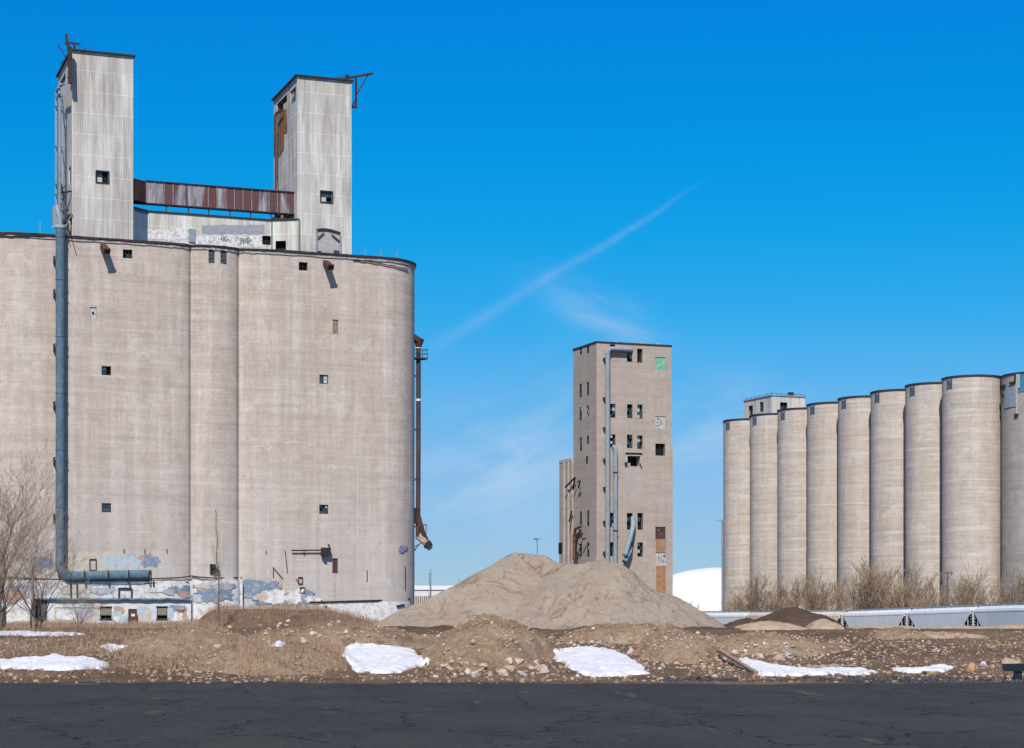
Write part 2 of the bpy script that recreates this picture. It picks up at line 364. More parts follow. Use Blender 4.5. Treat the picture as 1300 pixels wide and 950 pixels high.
# contrail through pixels (545,452) (660,375) (800,285) (895,228)
wob=mt('MULTIPLY',mt('SUBTRACT',cn(10,10,0,0,1,2,3),.5),.006)
u1,v1,u2,v2=(545-650)/F,(HZ-450)/F,(912-650)/F,(HZ-217)/F
Ld=math.hypot(u2-u1,v2-v1); ex,ey=(u2-u1)/Ld,(v2-v1)/Ld
du=mt('SUBTRACT',U,u1); dv=mt('SUBTRACT',V,v1)
al=mt('ADD',mt('MULTIPLY',du,ex),mt('MULTIPLY',dv,ey)); ac=mt('ADD',mt('SUBTRACT',mt('MULTIPLY',dv,ex),mt('MULTIPLY',du,ey)),wob)
wd=mt('ADD',.0014,mt('MULTIPLY',mt('MAXIMUM',mt('SUBTRACT',Ld,al),0),.016))
ct=mt('POWER',2.718,mt('MULTIPLY',mt('POWER',mt('ABSOLUTE',mt('DIVIDE',ac,mt('ADD',wd,-.0005))),2),-1))
def st(x,a,b):
    r=N.new('ShaderNodeMapRange'); r.interpolation_type='SMOOTHSTEP'; L.new(x,r.inputs[0]); r.inputs[1].default_value=a; r.inputs[2].default_value=b; return r.outputs[0]
ends=mt('MULTIPLY',st(al,-.02,.03),st(al,Ld+.002,Ld-.06))
contr=mt('MULTIPLY',mt('MULTIPLY',ct,mt('MULTIPLY',ends,.72)),mt('ADD',.09,mt('MULTIPLY',cn(60,14,-.5,.3,.7),.09)))
cl1=mt('MULTIPLY',blob(765,402,70,26,-.45),mt('ADD',.08,mt('MULTIPLY',cn(22,60,.4,.35,.7),.28)))
cl2=mt('MULTIPLY',blob(640,590,130,75,.35),mt('MULTIPLY',cn(12,40,-.4,.38,.68,5,1),.42))
cl3=mt('MULTIPLY',blob(900,545,110,50,.2),mt('MULTIPLY',cn(12,40,-.2,.4,.7,5,4),.35))
fac=mt('MULTIPLY',mt('MINIMUM',mt('ADD',mt('ADD',contr,cl1),mt('ADD',cl2,cl3)),.6),front)
mx2=N.new('ShaderNodeMix'); mx2.data_type='RGBA'; L.new(fac,mx2.inputs[0]); L.new(mx.outputs[2],mx2.inputs[6]); mx2.inputs[7].default_value=(4.6,5.6,6.9,1)
L.new(mx2.outputs[2],bg.inputs['Color'])
sl=bpy.data.lights.new('sun','SUN'); sl.energy=4.2; sl.angle=R(.53); sl.color=(1,.93,.845)
so=bpy.data.objects.new('sun',sl); col.objects.link(so)
ts=Vector((math.sin(SUN_AZ)*math.cos(SUN_EL),math.cos(SUN_AZ)*math.cos(SUN_EL),math.sin(SUN_EL)))
so.rotation_euler=ts.to_track_quat('Z','Y').to_euler(); so.location=ts*100
cam=bpy.data.cameras.new('camera'); co=bpy.data.objects.new('camera',cam); col.objects.link(co)
co.location=(0,0,EYE); co.rotation_euler=(R(90),0,0); cam.sensor_width=36; cam.lens=36*F/1300; cam.shift_y=(HZ-475)/1300; cam.clip_end=20000; cam.clip_start=.5
sc.camera=co
sc.view_settings.view_transform='Standard'; sc.view_settings.look='None'; sc.view_settings.exposure=0.34; sc.view_settings.gamma=1
# ------------------------------------------------------------------ terrain
def ground_h(x,y):
    x=np.asarray(x,float);y=np.asarray(y,float)
    z=np.interp(y,[0,60,66,70,90,112,175,200,280,420,1200,9000],[0,0,.02,.12,.80,1.38,1.42,1.18,.45,.2,-.6,-2])
    # weedy bank against the elevator foot
    px=650+F*x/np.maximum(y,1)
    b=2.0*sstep(232,275,px)*(1-sstep(400,520,px))*sstep(186,196,y)*(1-sstep(216,240,y))
    z=z+b
    far=(y>62)
    z=z+far*(.09*fbm(x*.25,y*.25,4,3)+(.07*fbm(x*1.2,y*.9,3,5)+.06*fbm(x*3.3,y*2.2,3,6,.6)*(y<115))*np.clip((y-64)/6,0,1))
    return z
MOUNDS=[]  # name, px, D, crest py, rx m, ry m, material, label, power, seed
def mound_fn(px,D,py,rx,ry,seed,power,rough=.2,rot=0):
    cx=(px-650)/F*D; zt=EYE+(HZ-py)/F*D; base=float(ground_h(cx,D)); hm=zt-base
    c,s_=math.cos(rot),math.sin(rot)
    def f(x,y):
        dx=x-cx;dy=y-D; a=(dx*c+dy*s_)/rx;b=(-dx*s_+dy*c)/ry
        r=np.sqrt(a*a+b*b)*(1+.28*fbm(x/rx*1.7,y/rx*1.7,3,seed))
        t=np.clip(1-r,0,1)
        h=hm*(1-(1-t)**power)*sstep(0,.25,t)
        h=h+hm*rough*fbm(x*.9,y*.6,5,seed+5,.62)*sstep(0,.35,t)*1.3+(.10*np.abs(fbm(x*2.1,y*1.4,4,seed+9,.6))+.05*fbm(x*5,y*4,2,seed+8))*sstep(0,.1,t)
        edge=np.where(t<=0,-.35,0)+(-.12*(1-sstep(0,.12,t)))
        return h+edge
    return f,cx
def grid_obj(name,x0,x1,y0,y1,hf,mat,step,label,cat,group=None,keep=-.25):
    cx=(x0+x1)/2;cy=(y0+y1)/2
    nx=int((x1-x0)/step)+1;ny=int((y1-y0)/step)+1
    X,Y=np.meshgrid(np.linspace(x0,x1,nx),np.linspace(y0,y1,ny)); Hh=hf(X,Y); Z=ground_h(X,Y)+Hh
    z0=float(ground_h(cx,cy))
    idx=np.arange(nx*ny).reshape(ny,nx)
    Fc=np.stack([idx[:-1,:-1],idx[:-1,1:],idx[1:,1:],idx[1:,:-1]],-1).reshape(-1,4)
    hh=Hh.ravel(); ok=(hh[Fc].max(1)>keep); Fc=Fc[ok]
    used=np.unique(Fc); mp=-np.ones(nx*ny,int); mp[used]=np.arange(len(used)); Fc=mp[Fc]
    Vv=np.stack([X.ravel()-cx,Y.ravel()-cy,Z.ravel()-z0],1)[used]
    o=npmesh(name,Vv,Fc,mat); o.location=(cx,cy,z0); tag(o,label,cat,group); return o
HF=[]
def mound(name,px,D,py,rx,ry,mat,label,power=1.6,seed=1,rough=.2,step=.12,group=None,rot=0,cat='dirt mound'):
    f,cx=mound_fn(px,D,py,rx,ry,seed,power,rough,rot); HF.append(f)
    q=1.35*max(rx,ry) if rot else 0
    ex=q or 1.35*rx; ey=q or 1.35*ry
    return grid_obj(name,cx-ex,cx+ex,D-ey,D+ey,f,mat,step,label,cat,group)
G1='heaps of tan fill dumped across the lot'
mound('dirt_mound',622,83,785.5,2.9,12,M['mound'],'stony tan dirt heap in the middle foreground between the two big snow patches',1.9,11,.16,.09,G1)
mound('dirt_mound',425,93,798,5.4,7,M['mound'],'long stony tan ridge of fill behind the grassy bank, left of centre',2.4,12,.2,.1,G1)
mound('dirt_mound',352,75.5,816,3.6,6,M['mound'],'low weedy brown bank at the front left of the big snow patch',2.2,13,.12,.09,G1)
mound('dirt_mound',240,92,803,3.0,8,M['mound'],'sandy tan heap in front of the painted shed, with a pale slab on it',2.0,14,.2,.1,G1)
mound('dirt_mound',857,83,803,1.7,7,M['mound'],'smooth tan dirt heap right of the second large snow patch',2.2,15,.15,.09,G1)
mound('dirt_mound',800,100,794,4.2,5,M['mound'],'low stony tan heap just in front of the foot of the gravel pile',2.2,16,.25,.1,G1)
mound('dirt_mound',965,88,806,3.6,6,M['mound'],'rubble strewn low heap carrying the boulder spill, right of the gravel pile',2.2,17,.25,.1,G1)
mound('dirt_mound',1140,104,798,1.6,5,M['mound'],'small pointed tan heap alone on the flat dirt at right',1.5,18,.1,.1,G1)
mound('dirt_mound',1195,106,805,2.6,4,M['sand'],'long low tail of sand beside the pointed heap at right',1.7,19,.1,.12,G1)
mound('soil_mound',1007,152,771,4.2,6,M['soil'],'big dark brown topsoil heap in front of the rusty ribbed hopper car',1.35,21,.06,.14,'dark topsoil heaps')
mound('soil_mound',948,150,785,2.2,4,M['soil'],'small dark soil heap left of the big topsoil heap',1.4,22,.1,.14,'dark topsoil heaps')
mound('sand_heap',975,141,789,2.6,4,M['sand'],'low pale sand heap at the foot of the dark topsoil heap',1.6,23,.1,.14,'pale sand heaps',0,'sand heap')
mound('sand_heap',1046,143,785.5,1.5,3,M['sand'],'small grey pointed sand heap at the right foot of the dark topsoil heap',1.5,24,.08,.14,'pale sand heaps',0,'sand heap')
mound('sand_heap',1125,160,795,3.2,4,M['sand'],'low tan sand berm in front of the pale hopper car beside the dark end gap',2.0,25,.2,.16,'pale sand heaps',0,'sand heap')
mound('sand_heap',1215,160,795.5,3.6,4,M['sand'],'low tan sand berm in front of the middle pale hopper car',2.0,26,.25,.16,'pale sand heaps',0,'sand heap')
mound('sand_heap',1300,158,794,3.0,4,M['sand'],'low tan sand berm at the right edge below the last hopper car',2.0,27,.2,.16,'pale sand heaps',0,'sand heap')
def total_h(x,y,ex=None):
    z=ground_h(x,y); h=np.zeros_like(z)
    for f in HF: h=np.maximum(h,f(x,y))
    return z+h
DS=np.concatenate([np.arange(64,130,.08),np.arange(130,260,.3)])
def project(px,py,hf=total_h):   # first terrain hit along the pixel ray
    x=(px-650)/F*DS; z=EYE+(HZ-py)/F*DS; hit=np.nonzero(hf(x,DS)>=z)[0]
    i=hit[0] if len(hit) else len(DS)-1
    return float(x[i]),float(DS[i]),float(z[i])
# ground sheet (perspective grid, dense near the dirt)
k=np.concatenate([-np.geomspace(40,.34,30),np.linspace(-.33,.33,640),np.geomspace(.34,40,30)])
D=np.concatenate([[-60,-20,0,15,30,50,58],np.linspace(60,66,14),66+np.cumsum(np.linspace(.07,.5,220)),])
D=np.concatenate([D,np.geomspace(D[-1]+.6,420,120),np.geomspace(450,9000,20)])
Dg,Kg=np.meshgrid(D,k,indexing='ij'); X=Kg*(np.maximum(Dg,0)*.98+8)
Z=ground_h(X,Dg); idx=np.arange(X.size).reshape(X.shape)
Fc=np.stack([idx[:-1,:-1],idx[:-1,1:],idx[1:,1:],idx[1:,:-1]],-1).reshape(-1,4)
o=npmesh('ground',np.stack([X.ravel(),Dg.ravel(),Z.ravel()],1),Fc,M['ground']); tag(o,kind='structure')
# asphalt lot under the camera, its ragged far edge at the dirt
n=900; xs=np.linspace(-60,60,n); edge=63.8+2.6*fbm(xs*.5,xs*0,6,77,.68)+1.6*fbm(xs*.12,xs*0,2,79)
V=[];
for r_,t in enumerate(np.linspace(0,1,10)):
    for i,x in enumerate(xs): V.append((x,-30+t*(edge[i]+30),.012+.0*t))
Fq=[(r_*n+i,r_*n+i+1,(r_+1)*n+i+1,(r_+1)*n+i) for r_ in range(9) for i in range(n-1)]
o=npmesh('road',V,Fq,M['asphalt'],smooth=False); tag(o,kind='structure')
# ------------------------------------------------------------------ gravel pile
D0=151.0
CP=[(470,794,150),(510,774,150),(545,757,151),(585,741,152),(612,724,153.5),(640,706.5,155),(655,702,156),(690,704,156.5),(706,714,155),(735,716,152),(768,710.5,151),(790,717,151),(830,741,150),(868,770,150),(905,794,150)]
SP1=[at(*c) for c in [(768,711,151.5),(750,742,148.3),(722,784,144),(716,795,142.5)]]; SP2=[at(*c) for c in [(668,703,156),(640,735,151.5),(592,786,145.5)]]; SP3=[at(*c) for c in [(800,722,151),(812,752,147.5),(835,792,143.5)]]
CP=[at(*c) for c in CP]; CP2=[at(690,704,156.5),at(715,722,160)]
def pile_h(x,y):
    best=np.full(np.shape(x),-99.0); sp=np.zeros(np.shape(x)); acc=0
    for poly in (CP,SP1,SP3):
        for a,b in zip(poly[:-1],poly[1:]):
            dx,dy=b.x-a.x,b.y-a.y; L2=dx*dx+dy*dy
            t=np.clip(((x-a.x)*dx+(y-a.y)*dy)/L2,0,1); ds=np.hypot(x-a.x-t*dx,y-a.y-t*dy)
            s_=acc+t*math.sqrt(L2)
            h=a.z+(b.z-a.z)*t-.60*ds
            m=h>best; best=np.where(m,h,best); sp=np.where(m,s_,sp); acc+=math.sqrt(L2)
    gul=fbm(x*.55+y*.25,y*.10+x*.05,4,31)
    w1=np.clip((8.5-best)/3.0,.15,1)
    hh=best+.26*gul*w1+.12*fbm(x*1.3+y*.4,y*.4,5,33,.62)*w1+.05*fbm(x*4,y*4,3,35)
    ter=np.abs(fbm(x*.35,y*.25,3,38));  sl_=fbm(x*.16+y*.2,y*.12,3,44); w_=sstep(.3,1.5,best-1.4)*(1-.75*sstep(6.2,7.2,best))*(1+.5*fbm(x*2,y*2,3,45))
    sd_=fbm(x*.55-best*.28,best*.22+y*.1,5,46,.6)
    pxx=650+F*x/np.maximum(y,1)
    loc=np.clip(np.exp(-((pxx-742)/26)**2-((best-3.9)/1.0)**2)+np.exp(-((pxx-700)/14)**2-((best-3.2)/.8)**2)+.8*np.exp(-((pxx-560)/22)**2-((best-3.0)/.7)**2)+.8*np.exp(-((pxx-822)/22)**2-((best-4.4)/1.2)**2)+.5*np.exp(-((pxx-680)/16)**2-((best-6.2)/.6)**2),0,1)
    hh=hh-w_*loc*1.9*(.45*sstep(-.02,.06,sd_)+.30*np.abs(fbm(x*1.6-best*.9,best*.5,5,48,.65)))
    return np.maximum(hh-ground_h(x,y),-.5)
x0=(460-650)/F*D0;x1=(915-650)/F*D0
grid_obj('gravel_pile',x0-1,x1+1,138,168,pile_h,M['gravel'],.13,'huge grey brown gravel pile between the tall elevator and the ruined tower','gravel pile')
def toe_fn(x,y): return np.maximum(.25+.35*fbm(x*.5,y*.8,4,51)-np.abs(y-139.5)*.16,-.5)*sstep(-11,-9,x)*(1-sstep(15,20,x))-.05
grid_obj('soil_berm',-11,20,136,143,toe_fn,M['soil'],.15,'low dark soil berm along the foot of the huge gravel pile','soil berm',None,-.02)
# ------------------------------------------------------------------ windows
def window_mesh(m,Mf,x0,x1,z0,z1,depth=.5,nx=3,nz=3,glass=.5,seed=0,frame=True,bar=.06,fill=None):
    """m: MB with mats [wall, dark, frame, glass, board]; Mf(a,c,b): along wall, inward, up"""
    rd=random.Random(seed); dp=depth
    q=[(x0,z0),(x1,z0),(x1,z1),(x0,z1)]
    for i in range(4):
        a=q[i];b=q[(i+1)%4]; m.face([Mf(a[0],-.005,a[1]),Mf(b[0],-.005,b[1]),Mf(b[0],dp,b[1]),Mf(a[0],dp,a[1])],0 if i!=2 else 0)
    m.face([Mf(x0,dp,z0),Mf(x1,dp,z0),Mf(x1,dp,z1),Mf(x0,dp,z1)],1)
    if fill is not None:
        m.box(x0+.01,x1-.01,.10,.14,z0+.01,z1-.01,fill,Mf)
    if frame:
        f=bar; c0,c1=(.12,.2) if dp>=.25 else (.02,.08)
        m.box(x0+.004,x0+f,c0,c1,z0+.004,z1-.004,2,Mf);m.box(x1-f,x1-.004,c0,c1,z0+.004,z1-.004,2,Mf)
        m.box(x0+f,x1-f,c0,c1,z0+.004,z0+f,2,Mf);m.box(x0+f,x1-f,c0,c1,z1-f,z1-.004,2,Mf)
        gx=[x0+f+(x1-x0-2*f)*i/nx for i in range(nx+1)];gz=[z0+f+(z1-z0-2*f)*i/nz for i in range(nz+1)]
        if fill is None:
            for i in range(1,nx):
                if rd.random()<.85: m.box(gx[i]-f*.3,gx[i]+f*.3,c0+.01,c1-.01,z0+f,z1-f,2,Mf)
            for i in range(1,nz):
                if rd.random()<.85: m.box(x0+f,x1-f,c0+.015,c1-.015,gz[i]-f*.3,gz[i]+f*.3,2,Mf)
            for i in range(nx):
                for j in range(nz):
                    if rd.random()<glass: m.box(gx[i]+f*.31,gx[i+1]-f*.31,c0+.02,c0+.035,gz[j]+f*.31,gz[j+1]-f*.31,3 if rd.random()<.75 else 4,Mf)
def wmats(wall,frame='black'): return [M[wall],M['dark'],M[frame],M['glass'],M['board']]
def holed_wall(poly,z0,z1,holes,zsub=None):
    """poly: list of (x,y); holes: (xa,xb,za,zb) by local x on the front run. returns MB"""
    m=MB(); bx=sorted(set([h[0] for h in holes]+[h[1] for h in holes]))
    P=[]
    for (a,b) in zip(poly[:-1],poly[1:]):
        P.append(a)
        if b[0]>a[0]+1e-6:
            for x in bx:
                if a[0]<x<b[0]: t=(x-a[0])/(b[0]-a[0]); P.append((x,a[1]+(b[1]-a[1])*t))
    P.append(poly[-1])
    zs=sorted(set([z0,z1]+[h[2] for h in holes]+[h[3] for h in holes]))
    nz=len(zs); m.v=[(p[0],p[1],z) for p in P for z in zs]
    for i in range(len(P)-1):
        xm=(P[i][0]+P[i+1][0])/2; fr=P[i+1][0]>P[i][0]
        for j in range(nz-1):
            zm=(zs[j]+zs[j+1])/2
            if fr and any(h[0]<xm<h[1] and h[2]<zm<h[3] for h in holes): continue
            m.f.append((i*nz+j,(i+1)*nz+j,(i+1)*nz+j+1,i*nz+j+1)); m.m.append(0)
    return m,P
# generic box building wall with holes on front (y=y0) and left side (x=x0)
def clad_box(name,x0,x1,y0,y1,z0,z1,fh,sh,mat,parent,roof=True):
    m,_=holed_wall([(x0,y0),(x1,y0)],z0,z1,fh)
    # left side: local coordinate along y
    ms,_=holed_wall([(y0,0),(y1,0)],z0,z1,sh); n=len(m.v)
    m.v+= [(x0,v[0],v[2]) for v in ms.v]; m.f+=[tuple(n+i for i in f) for f in ms.f]; m.m+=ms.m
    m.face([(x1,y0,z0),(x1,y1,z0),(x1,y1,z1),(x1,y0,z1)]); m.face([(x0,y1,z0),(x1,y1,z0),(x1,y1,z1),(x0,y1,z1)])
    if roof: m.face([(x0,y0,z1-.05),(x1,y0,z1-.05),(x1,y1,z1-.05),(x0,y1,z1-.05)])
    return m.build(name,mat,parent,fixn=False)
FRONT=lambda y:(lambda a,c,b:(a,y+c,b))
SIDE=lambda x:(lambda a,c,b:(x+c,a,b))
# ------------------------------------------------------------------ big grain elevator
E=Frame(446,210.0,20.6)
def EL(p): return (E.o[0]+p[0]*E.v[0]+p[1]*E.u[0],E.o[1]+p[0]*E.v[1]+p[1]*E.u[1],p[2] if len(p)>2 else 0)
elev=empty('grain_elevator',(E.o[0],E.o[1],0),E.yaw,'massive weathered concrete grain elevator at left with two clad head towers on its roof','grain elevator')
x243=E.pix(243,400)[0]; x305=E.pix(305,400,.0)[0]; xL=E.pix(-22,400)[0]
ZR=E.pix(446,326)[1]
# silhouette right edge at px 526
rr=4.6
def bay(xa,xb,la,lb,ra,rb,n=10):
    pts=[]
    for i in range(n+1):
        a=math.pi/2*i/n; pts.append((xa+la*(1-math.cos(a)),lb*(1-math.sin(a))))
    for i in range(n+1):
        a=math.pi/2*(1-i/n); pts.append((xb-ra*(1-math.cos(a)),rb*(1-math.sin(a))))
    return pts
xR=E.pix(526,400,rr*.7)[0]+rr*.05
poly=[(xL-40,26)]
poly+=bay(xL-18,xL,3,2.2,5.5,2.0)
poly+=bay(xL+.02,x243,6.0,2.2,2.6,.75)
poly+=bay(x243+.02,x305,2.6,.8,2.6,1.1,14)
poly+=bay(x305+.02,xR,5.5,1.0,rr,rr,16)
poly+=[(xR,15)]+[(xR-rr*(1-math.cos(a)),15+rr*math.sin(a)) for a in [math.pi/2*i/8 for i in range(1,9)]]+[(xL-40,19.6)]
def prof(x):
    best=None
    for a,b in zip(poly[1:-10],poly[2:-9]):
        if a[0]<=x<=b[0] and b[0]>a[0]: return a[1]+(b[1]-a[1])*(x-a[0])/(b[0]-a[0])
    return 0.0
def prect(fr,x0,y0,x1,y1,ly=0.0):
    a=fr.pix((x0+x1)/2,(y0+y1)/2,ly); l=fr.pix(x0,y1,ly); r=fr.pix(x1,y0,ly)
    # height from the centre depth
    zt=fr.pix((x0+x1)/2,y0,ly)[1]; zb=fr.pix((x0+x1)/2,y1,ly)[1]
    return (l[0],r[0],zb,zt)
EW=[(156,317,168,328,3,2,.4),(129,465,141,476.5,2,2,.7),(379.4,333,390.5,343.5,2,2,.6),(405.5,476,416.5,487.5,2,2,.95),(129,639,141,650.5,2,2,.8),(405.4,641,416.6,652.5,3,3,.6)]
EP=[(114.3,390,122.5,408,'board','pale_board'),(422.3,406,429.3,424,'board','x'),(422,709,429,728,'rust','x')]
ELv=[(264.8,316,272.7,334),(279.8,316.5,287.8,335)]
holes=[];
def he(t,ly=None):
    xx=E.pix((t[0]+t[2])/2,400,0)[0]; return prect(E,t[0],t[1],t[2],t[3],prof(xx) if ly is None else ly)
for t in EW: holes.append(he(t))
for t in EP: holes.append(he(t[:4]))
for t in ELv: holes.append(he(t))
m,P=holed_wall(poly,-1.0,ZR,holes)
body=m.build('silo_wall',M['conc'],elev,25,fixn=False)
for i,t in enumerate(EW):
    h=he(t); yc=prof((h[0]+h[1])/2); w_=MB(); window_mesh(w_,FRONT(yc),*h,.55,t[4],t[5],t[6],i+3); w_.build('window',wmats('conc'),body)
for i,t in enumerate(EP):
    h=he(t[:4]); yc=prof((h[0]+h[1])/2); w_=MB(); window_mesh(w_,FRONT(yc),*h,.3,1,2,0,i,True,.07,5)
    if i==0: w_.box((h[0]+h[1])/2-.12,(h[0]+h[1])/2+.12,.08,.1,h[2]+.7,h[2]+.95,1,FRONT(yc))
    w_.build('hatch_panel',wmats('conc')+[M['board'] if i==0 else (flat('faded_tan_panel',(.33,.24,.14,1),.85,0,.5,5) if i==1 else M['rust'])],body)
for t in ELv:
    h=he(t); yc=prof((h[0]+h[1])/2); w_=MB(); window_mesh(w_,FRONT(yc),*h,.3,1,1,0,1,True,.05)
    z=h[2]+.1
    while z<h[3]-.1: w_.box(h[0]+.06,h[1]-.06,.04,.14,z,z+.05,2,FRONT(yc)); z+=.14
    w_.build('louvre',wmats('conc','louvre'),body)
# roof slab rim (dark band proud of the wall with white flashing under it) and deck
def offset(poly,d):
    out=[]
    for i,p in enumerate(poly):
        a=poly[max(i-1,0)];b=poly[min(i+1,len(poly)-1)]; dx,dy=b[0]-a[0],b[1]-a[1]; l=math.hypot(dx,dy) or 1
        out.append((p[0]+dy/l*d,p[1]-dx/l*d))
    return out
def band(mb,poly,d0,d1,z0,z1,mi=0,jit=0,seed=1):
    rd=random.Random(seed); o0=offset(poly,d0);o1=offset(poly,d1)
    zz=[(z0+rd.uniform(-jit,jit),z1+rd.uniform(-jit,jit)*.3) for _ in poly]
    for i in range(len(poly)-1):
        a,b=o0[i],o0[i+1];c,d=o1[i],o1[i+1]; (za,ta),(zb,tb)=zz[i],zz[i+1]
        mb.face([(c[0],c[1],za),(d[0],d[1],zb),(d[0],d[1],tb),(c[0],c[1],ta)],mi)
        mb.face([(a[0],a[1],ta),(c[0],c[1],ta),(d[0],d[1],tb),(b[0],b[1],tb)],mi)
        mb.face([(a[0],a[1],za),(b[0],b[1],zb),(d[0],d[1],zb),(c[0],c[1],za)],mi)
def densify(poly,step=1.2):
    out=[]
    for a,b in zip(poly[:-1],poly[1:]):
        n=max(1,int(math.hypot(b[0]-a[0],b[1]-a[1])/step))
        for i in range(n): out.append((a[0]+(b[0]-a[0])*i/n,a[1]+(b[1]-a[1])*i/n))
    return out+[poly[-1]]
rp=densify(poly[1:-1],.8)
mb=MB(); band(mb,rp,-.1,.10,ZR-.28,ZR-.02,1,.05,3); band(mb,rp,-.1,.20,ZR,ZR+.20,0,.05,4)
mb.face([(p[0],p[1],ZR+.05) for p in rp],0)
rim=mb.build('roof_rim',[M['rim'],flat('aged_flashing',(.42,.38,.34,1),.8,0,.5,3)],elev)
# loose drooping cable/flashing strips just below the rim
mb=MB()
for (a,b,y0,y1) in ((0,88,300,300),(448,522,330,343)):
    pts=[]
    for i in range(14):
        px=a+(b-a)*i/13; x=E.pix(px,330,0)[0]; yy_=prof(x)-.14; pts.append((x,yy_,E.pix(px,y0+(y1-y0)*(i/13)**1.3,yy_)[1]+.05*math.sin(i*2.3)))
    mb.tube(pts,.06,5)
build_split(mb,'loose_cable',M['black'],elev)
# roof posts
mb=MB()
for px,yt in ((466,314),(485.6,317),(506,319),(10,293),(52,281)):
    x,z=E.pix(px,yt,1.5); x2,z2=E.pix(px,yt,1.5)
    mb.bar((x,2.2,ZR),(x,2.2,z2+.1),.06)
build_split(mb,'roof_post',M['galv'],elev)
# white painted base band and ledge, right bay
def wall_pt(px,py,off=0.0):
    x,z=E.pix(px,py,0); y=prof(x)-off; x,z=E.pix(px,py,y); return (x,prof(x)-off,z)
def paint(cx,cy,rx,ry,mat,name='paint_patch',seed=1,sq=.0,off=.012,parent=None,wp=None,rough=.28):
    wp=wp or wall_pt; mb=MB(); n=72; rings=5; rd=random.Random(seed); ph=[rd.uniform(0,6.28) for _ in range(6)]
    V=[wp(cx,cy,off)]
    for j in range(1,rings+1):
        for i in range(n):
            a=2*math.pi*i/n
            r=1+rough*(.5*math.sin(2*a+ph[0])+.4*math.sin(3*a+ph[1])+.3*math.sin(5*a+ph[2])+.25*math.sin(9*a+ph[3])+.2*math.sin(15*a+ph[4])+rd.uniform(-.5,.5))
            ca,sa=math.cos(a),math.sin(a)
            if sq: s_=1/max(abs(ca),abs(sa)); r*=(1-sq)+sq*s_
            V.append(wp(cx+rx*r*ca*j/rings,cy+ry*r*sa*j/rings,off))
    mb.v=V
    for i in range(n): mb.f.append((0,1+i,1+(i+1)%n)); mb.m.append(0)
    for j in range(rings-1):
        for i in range(n):
            a=1+j*n+i;b=1+j*n+(i+1)%n; mb.f.append((a,b,b+n,a+n)); mb.m.append(0)
    return mb.build(name,mat,parent or elev,fixn=False)
PT={k_:NM('paint_'+k_,.85,0,.2) for k_ in ('cream','blue','paleblue','white','lilac','salmon','red','yellow','bright','green')}
for k_,c in dict(cream=(.52,.47,.38,1),blue=(.15,.23,.33,1),paleblue=(.40,.50,.55,1),white=(.68,.68,.66,1),lilac=(.38,.36,.42,1),salmon=(.45,.27,.2,1),red=(.5,.06,.05,1),yellow=(.5,.5,.12,1),bright=(.06,.45,.36,1),green=(.2,.5,.12,1)).items():
    q=PT[k_]; q.color(q.mix(q.mul(q.noise((2.5,2.5,.5),5,.75,.45,.7,(4,4,4)),.35),q.mix(q.noise((1.6,1.6,1.9),8,.85,.50,.58),c,(.42,.36,.31,1)),(.25,.22,.2,1))); PT[k_]=q.m
off=.012
def strip(px0,px1,y0,y1,mat,name,seed,off,wp=None,parent=None,jit=1.2,n=70):
    wp=wp or wall_pt; xs_=[px0+(px1-px0)*i/n for i in range(n+1)]
    f0=fbm(np.array(xs_)*.12,np.zeros(n+1)+seed,4,seed)*jit; f1=fbm(np.array(xs_)*.12,np.zeros(n+1)+seed+5,4,seed+3)*jit
    mb=MB(); K=3
    for i,px in enumerate(xs_):
        for j in range(K+1): mb.v.append(wp(px,y0+f0[i]+(y1+f1[i]-y0-f0[i])*j/K,off))
    for i in range(n):
        for j in range(K): a=i*(K+1)+j; mb.f.append((a,a+K+1,a+K+2,a+1)); mb.m.append(0)
    return mb.build(name,mat,parent or elev,fixn=False)
FO=.72
def footing(px0,px1,seed):
    mb=MB(); n=60; A_=[wall_pt(px0+(px1-px0)*i/n,738.5,0) for i in range(n+1)]
    zt_f=max(a[2] for a in A_)
    for a,b in zip(A_[:-1],A_[1:]):
        mb.face([(a[0],a[1]-FO,-.5),(b[0],b[1]-FO,-.5),(b[0],b[1]-FO,zt_f),(a[0],a[1]-FO,zt_f)]); mb.face([(a[0],a[1]-FO,zt_f),(b[0],b[1]-FO,zt_f),(b[0],b[1],zt_f+.05),(a[0],a[1],zt_f+.05)])
    for a in (A_[0],A_[-1]): mb.face([(a[0],a[1]-FO,-.5),(a[0],a[1],-.5),(a[0],a[1],zt_f),(a[0],a[1]-FO,zt_f)])
    mb.build('painted_footing',PT['white'],elev,fixn=False)
footing(-14,243.4,1); footing(243.8,305,2)
strip(392,521,764,790,PT['white'],'painted_base',5,.010,jit=.6)
strip(305.4,395,757,790,PT['paleblue'],'painted_base',6,.012,jit=2)
i_=0
